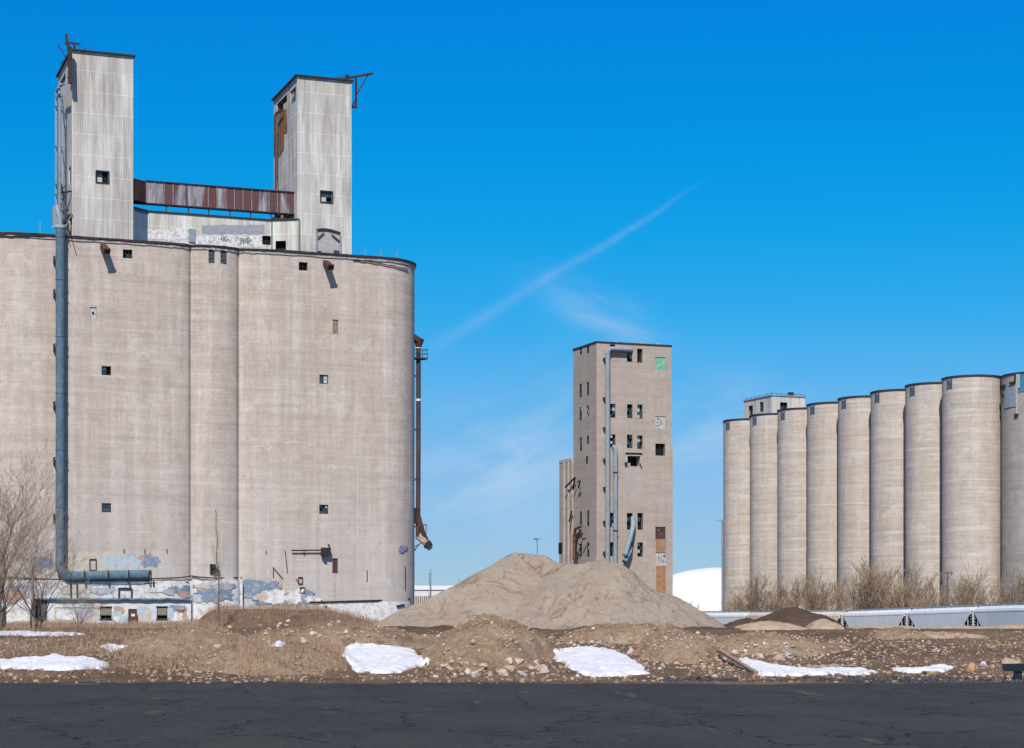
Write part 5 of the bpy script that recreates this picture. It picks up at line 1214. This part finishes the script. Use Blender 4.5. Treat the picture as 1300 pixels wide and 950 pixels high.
    for s_ in (-1,1):
        mb.box(-hl,hl,s_*.55-.03,s_*.55+.03,4.34,4.50)
    for i in range(9): x=-hl+.8+i*(2*hl-1.6)/8; mb.box(x-.35,x+.35,-.55,.55,4.31,4.47)
    mb.build('roof_walk',M['galv'],root)
    for s_ in (-1,1):
        mb=MB(); xe=s_*(hl+.5)
        for y in (-W+.1,W-.1,-.45,.45): mb.box(xe-.06,xe+.06,y-.05,y+.05,.95,3.7 if abs(y)>1 else 2.9)
        for y in (-W+.1,W-.1): 
            mb.bar((s_*(hl+.45),y,1.0),(s_*(hl-1.5),y,1.0),.12); mb.bar((s_*(hl-.7),y,1.0),(s_*(hl-.7),y,2.6),.09); mb.bar((s_*(hl-1.5),y,1.0),(s_*(hl-1.5),y,1.9),.09)
            for z in (1.3,1.7,2.1,2.5,2.9,3.3): mb.box(min(s_*hl,xe),max(s_*hl,xe),y-.03,y+.03,z-.03,z+.03)
        mb.box(xe-.08,xe+.08,-W,W,.85,1.1); mb.box(min(xe,s_*hl),max(xe,s_*hl),-W,W,.95,1.02); mb.box(min(xe,s_*hl),max(xe,s_*hl),-W+.1,W-.1,3.62,3.72)
        mb.build('end_frame',mat,root)
        tr=MB(); xc=s_*(hl-1.0)
        tr.box(xc-1.1,xc+1.1,-1.05,-.9,.35,.62);tr.box(xc-1.1,xc+1.1,.9,1.05,.35,.62); tr.box(xc-.2,xc+.2,-.9,.9,.5,.85)
        tro=tr.build('truck',M['black'],root)
        for dx in (-.85,.85):
            wm=MB()
            for y in (-.75,.75): wm.tube([(xc+dx,y-.06,.42),(xc+dx,y+.06,.42)],.42,18)
            wm.tube([(xc+dx,-.9,.42),(xc+dx,.9,.42)],.07,8); wm.build('wheelset',M['black'],tro,40)
    return root
cars=[('blue','pale blue hopper car cut off by the right edge of the picture',False),('blue','pale blue hopper car in the middle of the three at right',False),('grey','light grey hopper car with a dark open end, just right of the rusty ribbed one',False)]
tp_=[at(*t) for t in TRK]
hopper(tp_[0],tp_[2],CM['blue'],cars[0][1])
hopper(tp_[2],tp_[3],CM['blue'],cars[1][1])
hopper(tp_[3],tp_[4],CM['grey'],cars[2][1])
hopper(tp_[4],at(1000,776.4,324),CM['rust'],'rust streaked ribbed hopper car mostly hidden behind the right side of the dark topsoil heap',True)
hopper(at(1000,776.4,324),at(957,776.9,337),CM['rust'],'rust streaked ribbed hopper car between the white car and the dark topsoil heap',True)
hopper(at(957,776.9,337),at(890,777.2,353),CM['white'],'plain white hopper car farthest left, in front of the white dome',False)
# ------------------------------------------------------------------ bare trees and brush
def grow(seed,h,r0,depth,spread=.5,up=.15,nb=(2,3),segs=4,shrink=.72,mi_split=1,rmin=.006,sides=3):
    rd=random.Random(seed); T_=MB(); C_=MB()
    def br(p,d,L_,r_,lev):
        pts=[p];rs=[r_]; q=p
        for i in range(segs):
            d=(d+Vector((rd.gauss(0,.10),rd.gauss(0,.10),up*.10))).normalized(); q=q+d*L_/segs; pts.append(q); rs.append(max(rmin,r_*(1-.45*(i+1)/segs)))
        (T_ if lev<mi_split else C_).tube(pts,rs,6 if lev==0 else sides,cap=False)
        if lev>=depth: return
        for k_ in range(rd.randint(*nb)+ (1 if lev<2 else 0)):
            i=rd.randint(1,segs); a=rd.uniform(0,6.28); ax=Vector((math.cos(a),math.sin(a),0)); nd=(d+ax*spread*rd.uniform(.6,1.4)+Vector((0,0,up*.6))).normalized()
            br(pts[i],nd,L_*shrink*rd.uniform(.7,1.1),max(rmin,rs[i]*.5),lev+1)
        br(q,(d+Vector((rd.gauss(0,.2),rd.gauss(0,.2),up*.3))).normalized(),L_*shrink*.9,max(rmin,rs[-1]*.75),lev+1)
    return T_,C_,br,rd
def tree(name,seed,h,r0,depth,spread,up,mat,stems=1,lean=.3,rmin=.01,nb=(2,3),shrink=.72):
    T_,C_,br,rd=grow(seed,h,r0,depth,spread,up,nb,4,shrink,1,rmin)
    for s_ in range(stems):
        a=rd.uniform(0,6.28); k_=0 if stems==1 else rd.uniform(.1,lean)
        br(Vector((rd.uniform(-.1,.1)*stems,rd.uniform(-.1,.1)*stems,-.2)),Vector((math.cos(a)*k_,math.sin(a)*k_,1)).normalized(),h*.36*rd.uniform(.8,1.15),r0,0)
    root=empty(name); a=T_.build('trunk',M['bark'],root,fixn=False); b=C_.build('crown',mat,root,fixn=False)
    return root
def place(o,px,D_,s_,rz,label,cat,group,zb=None):
    x=(px-650)/F*D_; z=float(ground_h(x,D_)) if zb is None else zb
    o.location=(x,D_,z); o.scale=(s_*random.uniform(.9,1.1),s_*random.uniform(.9,1.1),s_); o.rotation_euler=(0,0,rz); tag(o,label,cat,group)
protos=[]
for i in range(4): protos.append(tree('bare_shrub',100+i,6.2,.045,4,.50,.12,M['twig'] if i%2 else M['twigyellow'],6,.42,.0095,(1,3),.70))
used=[False]*4
# (px, top y) of the brush along the silos
BR=[(930,748),(944,742),(958,750),(972,724),(984,738),(1001,744),(1012,728),(1030,742),(1043,718),(1058,734),(1078,722),(1090,712),(1106,740),(1120,708),(1131,716),(1150,744),(1163,706),(1182,738),(1194,748),(1212,728),(1229,714),(1246,742),(1262,732),(1280,718),(1300,736)]
where=[(935,'before the leftmost silo'),(968,'between the first and second silos'),(1004,'at the foot of the third silo'),(1043,'at the foot of the fourth silo'),(1083,'at the foot of the fifth silo'),(1126,'at the foot of the sixth silo'),(1172,'at the foot of the seventh silo'),(1235,'before the widest silo'),(1290,'below the broken silo')]
cnt={}
sub=['left one','right one','middle one','thick one','hindmost one']
nrs=[min(range(len(where)),key=lambda j:abs(where[j][0]-px)) for px,_ in BR]
for i,(px,yt) in enumerate(BR):
    Dd=355-(px-926)*.2+random.uniform(-4,3)
    k_=i%4; o=protos[k_] if not used[k_] else copy_tree(protos[k_]); used[k_]=True
    j=nrs[i]; tot=nrs.count(j); c=cnt.get(j,0); cnt[j]=c+1
    w1='' if tot==1 else (['left','right'][c]+' of two, ' if tot==2 else (['leftmost','second','third','rightmost'][c if c<tot-1 else 3]+f' of {["three","four","five"][tot-3]} from the left, ' if c not in (0,tot-1) else ['leftmost','rightmost'][0 if c==0 else 1]+f' of {["three","four","five"][tot-3]}, '))
    zb=.1; hgt=(EYE+(HZ-yt)/F*Dd)-zb
    place(o,px,Dd,hgt/5.6,random.uniform(0,6),f'leafless {"brown" if k_%2 else "ochre"} bush, {w1}{where[j][1]}','bush','leafless brush along the foot of the silos',zb)
# taller thin trees
t7=tree('bare_tree',205,10,.11,5,.42,.2,M['twig'],1,.3,.012); place(t7,1163,296,.95,1,'tall thin bare tree standing before the seventh round silo','tree','leafless trees')
tt=copy_tree(t7); place(tt,1236,284,.8,3,'tall bare tree leaning over the brush by the widest silo','tree','leafless trees')
tt=copy_tree(t7); place(tt,885,330,.62,2,'small bare tree in front of the white dome','tree','leafless trees')
# sapling by the elevator foot
def sapling(seed,h):
    rd=random.Random(seed); T_=MB(); C_=MB(); pts=[];p=Vector((0,0,-.2))
    for i in range(15): pts.append(p.copy()); p=p+Vector((rd.gauss(0,.05),rd.gauss(0,.05),h/14))
    T_.tube(pts,[.085*(1-i/15)+.012 for i in range(15)],7,cap=False)
    for k_ in range(70):
        t=rd.uniform(.12,1)*14; i=min(int(t),13); q=pts[i].lerp(pts[i+1],t-i); a=rd.uniform(0,6.28); L_=(1.9*(1-t/18))*rd.uniform(.5,1.2)
        e=q+Vector((math.cos(a)*.42,math.sin(a)*.42,.9)).normalized()*L_; m_=q.lerp(e,.5)+Vector((math.cos(a)*.12,math.sin(a)*.12,-.05))
        C_.tube([q,m_,e],[.014,.010,.006],3,cap=False)
        for j in range(4):
            b=rd.uniform(0,6.28); f=q.lerp(e,rd.uniform(.25,.95)); C_.tube([f,f+Vector((math.cos(b)*.3,math.sin(b)*.3,.75)).normalized()*L_*rd.uniform(.25,.5)],[.008,.005],3,cap=False)
    root=empty('sapling'); T_.build('trunk',M['bark'],root,fixn=False); C_.build('crown',M['twig'],root,fixn=False); return root
sp_=sapling(31,11.5); place(sp_,278,186,1.0,.4,'slender bare sapling standing right of the painted shed','tree','leafless trees')
tt=copy_tree(sp_); place(tt,548,240,.62,1,'faint thin sapling right of the elevator, left end of the gravel pile','tree','leafless trees')
# big bare shrub at the left edge
bl=tree('bare_tree',79,13.0,.10,5,.62,.10,M['twig'],5,.6,.0065,(2,2),.72); place(bl,-2,112,1.08,.3,'large bare many stemmed tree at the left edge, its twigs over the elevator','tree','leafless trees')
for (px,D_,s_,rz,lab) in ((48,118,.62,2.0,'smaller bare shrub growing between the left edge tree and the shed'),(-6,100,.72,4.0,'bare shrub with pale twigs nearest the left edge'),(100,150,.34,5.0,'thin bare bush in front of the left half of the painted shed')):
    tt=copy_tree(bl); place(tt,px,D_,s_,rz,lab,'tree','leafless trees')
# fence/utility posts at left of shed
pp_=at(41,790,195); mb=MB(); mb.tube([(0,0,0),(0.05,0,EYE+(HZ-718)/F*195-1.2)],[.16,.13],8); mb.bar((0,0,5.2),(.6,0,4.6),.1); o=mb.build('wooden_post',flat('weathered_post',(.27,.2,.15,1)),None,40); o.location=(pp_.x,pp_.y,1.1); tag(o,'weathered wooden post standing at the left end of the painted shed','post')
# ------------------------------------------------------------------ dry weeds (uncountable)
def stalks(name,N_,sampler,hr,wd,lab,kind='stuff',mat='weed',lean=.35,branch=2):
    V=[];Fq=[]
    P_=sampler(N_); n=len(P_)
    z=total_h(P_[:,0],P_[:,1])
    H_=rng.uniform(hr[0],hr[1],n)*(P_[:,2]); a=rng.uniform(0,2*np.pi,n); l=rng.uniform(0,lean,n)
    base=np.stack([P_[:,0],P_[:,1],z-.03],1); tip=base+np.stack([np.cos(a)*l*H_,np.sin(a)*l*H_,H_],1)
    allb=[base];allt=[tip];allw=[np.full(n,wd)]
    for b in range(branch):
        t=rng.uniform(.3,.9,n)[:,None]; s0=base+(tip-base)*t; a2=rng.uniform(0,2*np.pi,n); L2=H_*rng.uniform(.2,.45,n)
        allb.append(s0);allt.append(s0+np.stack([np.cos(a2)*L2*.7,np.sin(a2)*L2*.7,L2*.8],1));allw.append(np.full(n,wd*.8))
    B=np.concatenate(allb);Tt=np.concatenate(allt);W=np.concatenate(allw); a3=rng.uniform(0,2*np.pi,len(B)); sx=np.stack([np.cos(a3),np.sin(a3)*.5,0*a3],1)*W[:,None]/2
    Vv=np.concatenate([B-sx,B+sx,Tt+sx*.5,Tt-sx*.5]); n2=len(B); i=np.arange(n2); Fc=np.stack([i,i+n2,i+2*n2,i+3*n2],1)
    o=npmesh(name,Vv,Fc,M[mat],smooth=False); tag(o,lab,'weeds',None,kind); return o
def pxsamp(px0,px1,d0,d1,dens_seed=1,thr=-.2):
    def f(N_):
        d=rng.uniform(d0**2,d1**2,N_)**.5; px=rng.uniform(px0,px1,N_); x=(px-650)/F*d
        nz=fbm(x*.35,d*.35,3,dens_seed); ok=nz>thr+rng.normal(0,.15,N_); s_=.55+.6*np.clip(nz-thr,0,1)
        return np.stack([x[ok],d[ok],s_[ok]],1)
    return f
stalks('dry_weeds',13500,pxsamp(-60,290,67,112,2,.02),(.2,.7),.014,'reddish tan dry weeds covering the lower left corner')
stalks('dry_weeds',3500,pxsamp(300,440,68,80,3,-.1),(.15,.5),.014,'dry weeds on the low bank left of the big snow patch')
stalks('dry_grass',8500,pxsamp(240,520,184,205,4,0),(.2,.9),.026,'dry grass on the bank at the foot of the elevator')
stalks('dry_grass',9000,pxsamp(-40,250,180,196,5,-.4),(.3,.9),.03,'dry grass in front of the painted shed')
stalks('dry_weeds',2500,pxsamp(880,1320,67,90,6,.1),(.1,.35),.012,'sparse dry weeds among the stones at lower right')
# ------------------------------------------------------------------ rocks
def rock_mesh(seed,sub=2,flatn=.75):
    rd=random.Random(seed); bm=bmesh.new(); bmesh.ops.create_icosphere(bm,subdivisions=sub,radius=1)
    cuts=[(Vector((rd.gauss(0,1),rd.gauss(0,1),rd.gauss(0,1))).normalized(),rd.uniform(.42,.8)) for _ in range(13)]
    for v in bm.verts:
        c=v.co.normalized()*(1+.12*math.sin(seed+v.co.x*3)+.1*math.sin(v.co.y*4+seed*2))
        for n_,d_ in cuts:
            t=c.dot(n_)
            if t>d_: c-=n_*(t-d_)*.98
        c+=Vector((rd.gauss(0,.025),rd.gauss(0,.025),rd.gauss(0,.025)))
        v.co=Vector((c.x,c.y*.9,c.z*flatn))
    me=bpy.data.meshes.new('rock'); bm.to_mesh(me); bm.free(); me.materials.append(M['stone']); me.shade_smooth(); me.set_sharp_from_angle(angle=R(38)); return me
RM=[rock_mesh(i,3 if i<4 else 2) for i in range(12)]
def rock(px,py,size,label,mat=None,group=None,me=None,sx=1,sz=1,rz=None,name='rock'):
    x,y,z=project(px,py+size*.25)
    r=size/2/F*y
    o=bpy.data.objects.new(name,me or random.choice(RM)); col.objects.link(o)
    o.location=(x,y,z+r*.15*sz); o.scale=(r*sx,r,r*sz*1.15); o.rotation_euler=(random.uniform(-.3,.3),random.uniform(-.3,.3),rz if rz is not None else random.uniform(0,6))
    tag(o,label,'rock',group)
    if mat:
        o.data=o.data.copy(); o.data.materials[0]=mat
    return o
def sm(name,c): return flat(name,c,.9,0,.35,6)
rock(1232,846,24,'large orange tan boulder at the lower right',sm('orange_stone',(.48,.27,.13,1)),me=RM[1],sz=.85)
rock(1249,843,13,'pale grey boulder leaning behind the large orange boulder',sm('pale_stone',(.52,.52,.5,1)),me=RM[2])
rock(1177,849,26,'long flat yellowish stone slab on the snow at lower right',sm('yellow_stone',(.50,.36,.17,1)),me=RM[5],sz=.42)
rock(1207,852,17,'brown stone between the yellowish slab and the large orange boulder',sm('brown_stone',(.24,.12,.07,1)),me=RM[6],sz=.6)
rock(1047,857,20,'dark brown stone on the rim of the right hand snow patch',sm('brown_stone_b',(.24,.14,.085,1)),me=RM[7],sz=.6)
rock(692,849,19,'round pinkish boulder at the left tip of the second large snow patch',sm('pink_stone',(.52,.40,.34,1)),me=RM[0],sz=1.0)
rock(612,843,18,'angular pale tan boulder at the front foot of the middle dirt heap',sm('tan_stone',(.55,.43,.30,1)),me=RM[8],sz=.9)
rock(594,852,14,'rounded cream boulder lowest on the middle dirt heap',sm('cream_stone',(.56,.47,.35,1)),me=RM[3])
rock(634,851,12,'cream stone low on the middle dirt heap, right of the angular tan boulder',sm('cream_stone_b',(.52,.44,.34,1)),me=RM[4])
rock(553,857,11,'small tan stone on the asphalt edge left of the middle dirt heap',sm('tan_stone_b',(.50,.42,.32,1)),me=RM[9])
rock(600,814,11,'orange tan stone high on the middle dirt heap',sm('tan_stone_c',(.55,.40,.27,1)),me=RM[10])
rock(557,808,9,'pale stone on the upper left flank of the middle dirt heap',sm('pale_stone_b',(.55,.5,.42,1)),me=RM[2])
rock(397,803,11,'round cream boulder on the crest of the long ridge',sm('cream_stone_c',(.58,.48,.36,1)),me=RM[3])
rock(385,811,11,'tan boulder on the face of the long ridge, below the round cream one',sm('tan_stone_d',(.5,.42,.3,1)),me=RM[4])
rock(341,814,12,'pointed brown stone at the left of the long ridge, above the small snow patch',sm('tan_stone_e',(.40,.26,.17,1)),me=RM[5])
rock(418,792,12,'whitish boulder on the skyline of the long ridge, left',sm('white_stone',(.6,.57,.52,1)),me=RM[6],sz=.7)
rock(366,787,9,'white stone at the left skyline of the long ridge',sm('white_stone_b',(.66,.64,.6,1)),me=RM[7],sz=.7)
rock(292,795,9,'yellowish cream block beside the sapling',sm('cream_stone_d',(.6,.47,.28,1)),me=RM[8])
rock(274,815,28,'long pale broken slab lying on the sandy heap below the sapling',sm('pale_slab',(.60,.55,.48,1)),me=RM[9],sz=.3)
rock(734,858,9,'tan stone at the front edge of the second large snow patch',None,me=RM[10])
rock(737,848,10,'brown stone embedded in the left part of the second large snow patch',sm('brown_stone_c',(.40,.32,.25,1)),me=RM[11])
rock(801,825,15,'round pale grey boulder between the low heap and the smooth tan heap',sm('grey_stone',(.5,.48,.46,1)),me=RM[0])
rock(990,834,15,'pinkish tan boulder at the upper edge of the right hand snow patch',sm('pink_stone_b',(.50,.35,.26,1)),me=RM[1])
rock(1001,830,14,'blue grey boulder right of the pinkish tan one above the right snow patch',sm('blue_stone',(.38,.42,.46,1)),me=RM[2],sz=.7)
rock(915,843,9,'reddish stone between the smooth tan heap and the right snow patch',sm('red_stone',(.42,.2,.14,1)),me=RM[3])
rock(1283,835,34,'big light brown flat boulder at the right edge behind the dark beam',sm('light_brown_stone',(.42,.31,.22,1)),me=RM[4],sz=.55)
rock(510,835,12,'small stone near the top edge of the first large snow patch',None,me=RM[5])
GR=[('pale and tan rubble stones spilled in a band down the right hand side','rubble stones spilled at right',(905,1010,812,838),48,(5,12)),
    ('stones heaped along the front foot of the middle dirt heap','stones at the foot of the middle heap',(562,690,836,857),44,(8,21)),
    ('small stones scattered over the slope of the middle dirt heap','stones on the middle heap',(555,700,793,838),34,(3,6)),
    ('pale stones lying along the crest of the long ridge left of centre','stones on the long ridge',(330,545,788,815),46,(4,11)),
    ('stones littering the low ridge in front of the gravel pile','stones in front of the gravel pile',(640,905,797,822),50,(4,10)),
    ('scattered pale stones on the flat dirt at right','stones on the right flat dirt',(1010,1290,800,848),44,(2.5,7)),
    ('small pale stones on the sandy ground left of the sapling','stones near the sapling',(190,330,795,830),22,(3,6))]
for lab,gr,(x0_,x1_,y0_,y1_),n_,(s0_,s1_) in GR:
    for i in range(n_):
        s_=s0_+(s1_-s0_)*random.random()**1.8
        rock(random.uniform(x0_,x1_),random.uniform(y0_,y1_),s_,lab,group=gr,sz=random.uniform(.6,.95))
# pebbles and clods: uncountable
def pebbles(name,N_,px0,px1,d0,d1,sr,mat,lab,seed,thr=-.1,fn=total_h):
    ico=bmesh.new(); bmesh.ops.create_icosphere(ico,subdivisions=1,radius=1); iv=np.array([v.co[:] for v in ico.verts]); fi=np.array([[v.index for v in f.verts] for f in ico.faces]); ico.free()
    d=rng.uniform(d0,d1,N_); px=rng.uniform(px0,px1,N_); x=(px-650)/F*d; nz=fbm(x*.5,d*.3,3,seed); ok=nz+rng.normal(0,.2,N_)>thr; x=x[ok];d=d[ok];n=len(x)
    z=fn(x,d); r=sr[0]+(sr[1]-sr[0])*rng.random(n)**3.5
    V=iv[None]*(1+rng.normal(0,.16,(n,len(iv),1))); sc_=np.stack([rng.uniform(.7,1.3,n),rng.uniform(.7,1.3,n),rng.uniform(.5,.9,n)],1)[:,None,:]*r[:,None,None]
    V=V*sc_+np.stack([x,d,z+r*.2],1)[:,None,:]; Fc=(fi[None]+(np.arange(n)*len(iv))[:,None,None]).reshape(-1,3)
    o=npmesh(name,V.reshape(-1,3),Fc,M[mat],smooth=False); tag(o,lab,'rubble',None,'stuff')
pebbles('pebbles',7500,-60,1340,66.5,100,(.015,.085),'pebble','small pale stones and rubble scattered over the foreground dirt',61,.05)
pebbles('pebbles',3600,560,1100,68,96,(.015,.11),'pebble','denser small rubble in the right half of the foreground',63,.1)
pebbles('pebbles',900,-40,1340,100,175,(.02,.08),'pebble','small stones on the flat dirt beyond the heaps',65,.1)
clm=None
clm=stone('clods',[(.26,.17,.10,1),(.33,.23,.15,1),(.2,.13,.085,1),(.38,.28,.19,1)],True); M['clod']=clm
pebbles('dirt_clods',2200,-60,1340,69,104,(.04,.15),'clod','larger brown clods and lumps lying on the tan heaps',71,.0)
pebbles('dirt_clods',9000,-60,1340,63.0,112,(.02,.12),'clod','crumbly brown clods of dirt over the foreground',67,-.2)
M['tar']=stone('asphalt_chunks',[(.03,.035,.042,1),(.06,.065,.072,1),(.09,.09,.10,1),(.045,.05,.06,1)],True)
pebbles('asphalt_rubble',1500,835,1340,64.0,68.2,(.03,.13),'tar','dark blue grey asphalt chunks along the lot edge at right',69,.0)
# ------------------------------------------------------------------ snow patches
def snow(poly_px,label,seed,th=.13):
    # outline projected on the ground, then a grid clipped to it
    P_=[]
    for a,b in zip(poly_px,poly_px[1:]+poly_px[:1]):
        for i in range(6): t=i/6; P_.append(project(a[0]+(b[0]-a[0])*t,a[1]+(b[1]-a[1])*t)[:2])
    P_=np.array(P_); x0_,y0_=P_.min(0); x1_,y1_=P_.max(0); st_=.055; 
    nx=int((x1_-x0_)/st_)+3; ny=int((y1_-y0_)/(st_*2))+3
    X,Y=np.meshgrid(np.linspace(x0_-.1,x1_+.1,nx),np.linspace(y0_-.1,y1_+.1,ny))
    # signed distance to polygon (positive inside)
    ins=np.zeros(X.shape,bool); dist=np.full(X.shape,9.0)
    for (ax,ay),(bx,by) in zip(P_,np.roll(P_,-1,0)):
        cond=((ay>Y)!=(by>Y))&(X<(bx-ax)*(Y-ay)/((by-ay) or 1e-9)+ax); ins^=cond
        dx,dy=bx-ax,by-ay; t=np.clip(((X-ax)*dx+(Y-ay)*dy)/(dx*dx+dy*dy+1e-9),0,1); dist=np.minimum(dist,np.hypot(X-ax-t*dx,Y-ay-t*dy))
    sd=np.where(ins,dist,-dist)+.26*fbm(X*1.6,Y*.9,5,seed,.62)
    e_=np.clip(sd/.25,-1,1)
    Z=total_h(X,Y)+np.where(e_>0,th*np.sqrt(np.maximum(e_,0)),-.25)+.03*fbm(X*.8,Y*.4,2,seed+2)*(e_>0)
    idx=np.arange(X.size).reshape(X.shape); Fc=np.stack([idx[:-1,:-1],idx[:-1,1:],idx[1:,1:],idx[1:,:-1]],-1).reshape(-1,4)
    ok=(sd.ravel()[Fc]>0).any(1); Fc=Fc[ok]; u_=np.unique(Fc); mp=-np.ones(X.size,int); mp[u_]=np.arange(len(u_)); cx,cy=X.mean(),Y.mean(); cz=float(Z.mean())
    o=npmesh('snow_patch',np.stack([X.ravel()-cx,Y.ravel()-cy,Z.ravel()-cz],1)[u_],mp[Fc],M['snow']); o.location=(cx,cy,cz); tag(o,label,'snow','patches of old snow on the dirt')
snow([(434,832),(440,823),(450,819),(478,820),(500,823),(524,826),(530,833),(545,841),(540,845),(520,851),(512,855),(470,856),(452,854)],'large white snow patch left of the middle dirt heap',1)
snow([(700,829),(716,825),(750,823),(778,827),(800,836),(818,848),(822,856),(790,859),(752,860),(735,855),(720,848),(706,838)],'second large white snow patch right of the middle dirt heap',2)
snow([(938,838),(960,841),(985,846),(1010,850),(1035,851),(1090,850),(1114,854),(1105,858),(1060,857),(1000,860),(965,859),(945,852)],'flat white snow patch at lower right below the rubble spill',3)
snow([(1132,850),(1160,851),(1200,846),(1210,849),(1195,855),(1150,856)],'small thin snow patch around the yellowish stone slab',4)
snow([(-12,840),(20,838),(55,836),(68,832),(90,836),(120,837),(138,843),(134,850),(80,852),(30,850),(-12,850)],'white snow patch among weeds in the lower left corner',5)
snow([(128,821),(145,820),(162,820.5),(150,825),(142,829),(134,825)],'tiny triangular snow patch right of the weeds at left',6)
snow([(-10,803.5),(30,804),(80,804.5),(108,806),(80,808),(20,807.5),(-10,807)],'thin streak of snow in front of the painted shed',7,.12)
snow([(343,822),(352,817),(358,815.5),(368,819),(355,821)],'small snow patch under the pointed brown stone on the ridge',8)
# ------------------------------------------------------------------ odds and ends in the foreground
a=project(912,829); b=project(960,858)
mb=MB(); A=Vector(a)+Vector((0,0,.12)); B=Vector((b[0],b[1],b[2]+.10)); mb.bar(Vector((0,0,0)),B-A,.16,.09); o=mb.build('timber_plank',flat('split_timber',(.36,.26,.18,1),.9,0,.5,5)); o.location=A; tag(o,'long brown timber plank lying beside the right hand snow patch','plank')
a=project(1300,857); mb=MB(); zt_=EYE+(HZ-843)/F*66.2; zb_=EYE+(HZ-852.5)/F*66.2
xl=(1275.5-650)/F*66.2; mb.box(0,2.6,0,.3,zb_,zt_); mb.box(.35,.6,.05,.25,0,zb_-.003); mb.box(2.0,2.25,.05,.25,0,zb_-.003)
o=mb.build('guard_rail',flat('dark_blue_steel',(.012,.018,.03,1),.5)); o.location=(xl,66.2,0); tag(o,'dark low steel guard beam cut off by the right edge','guard rail')
rock(1022,762*0+771,5,'small orange red block on top of the dark topsoil heap',PT['salmon'],me=RM[3]) if False else None
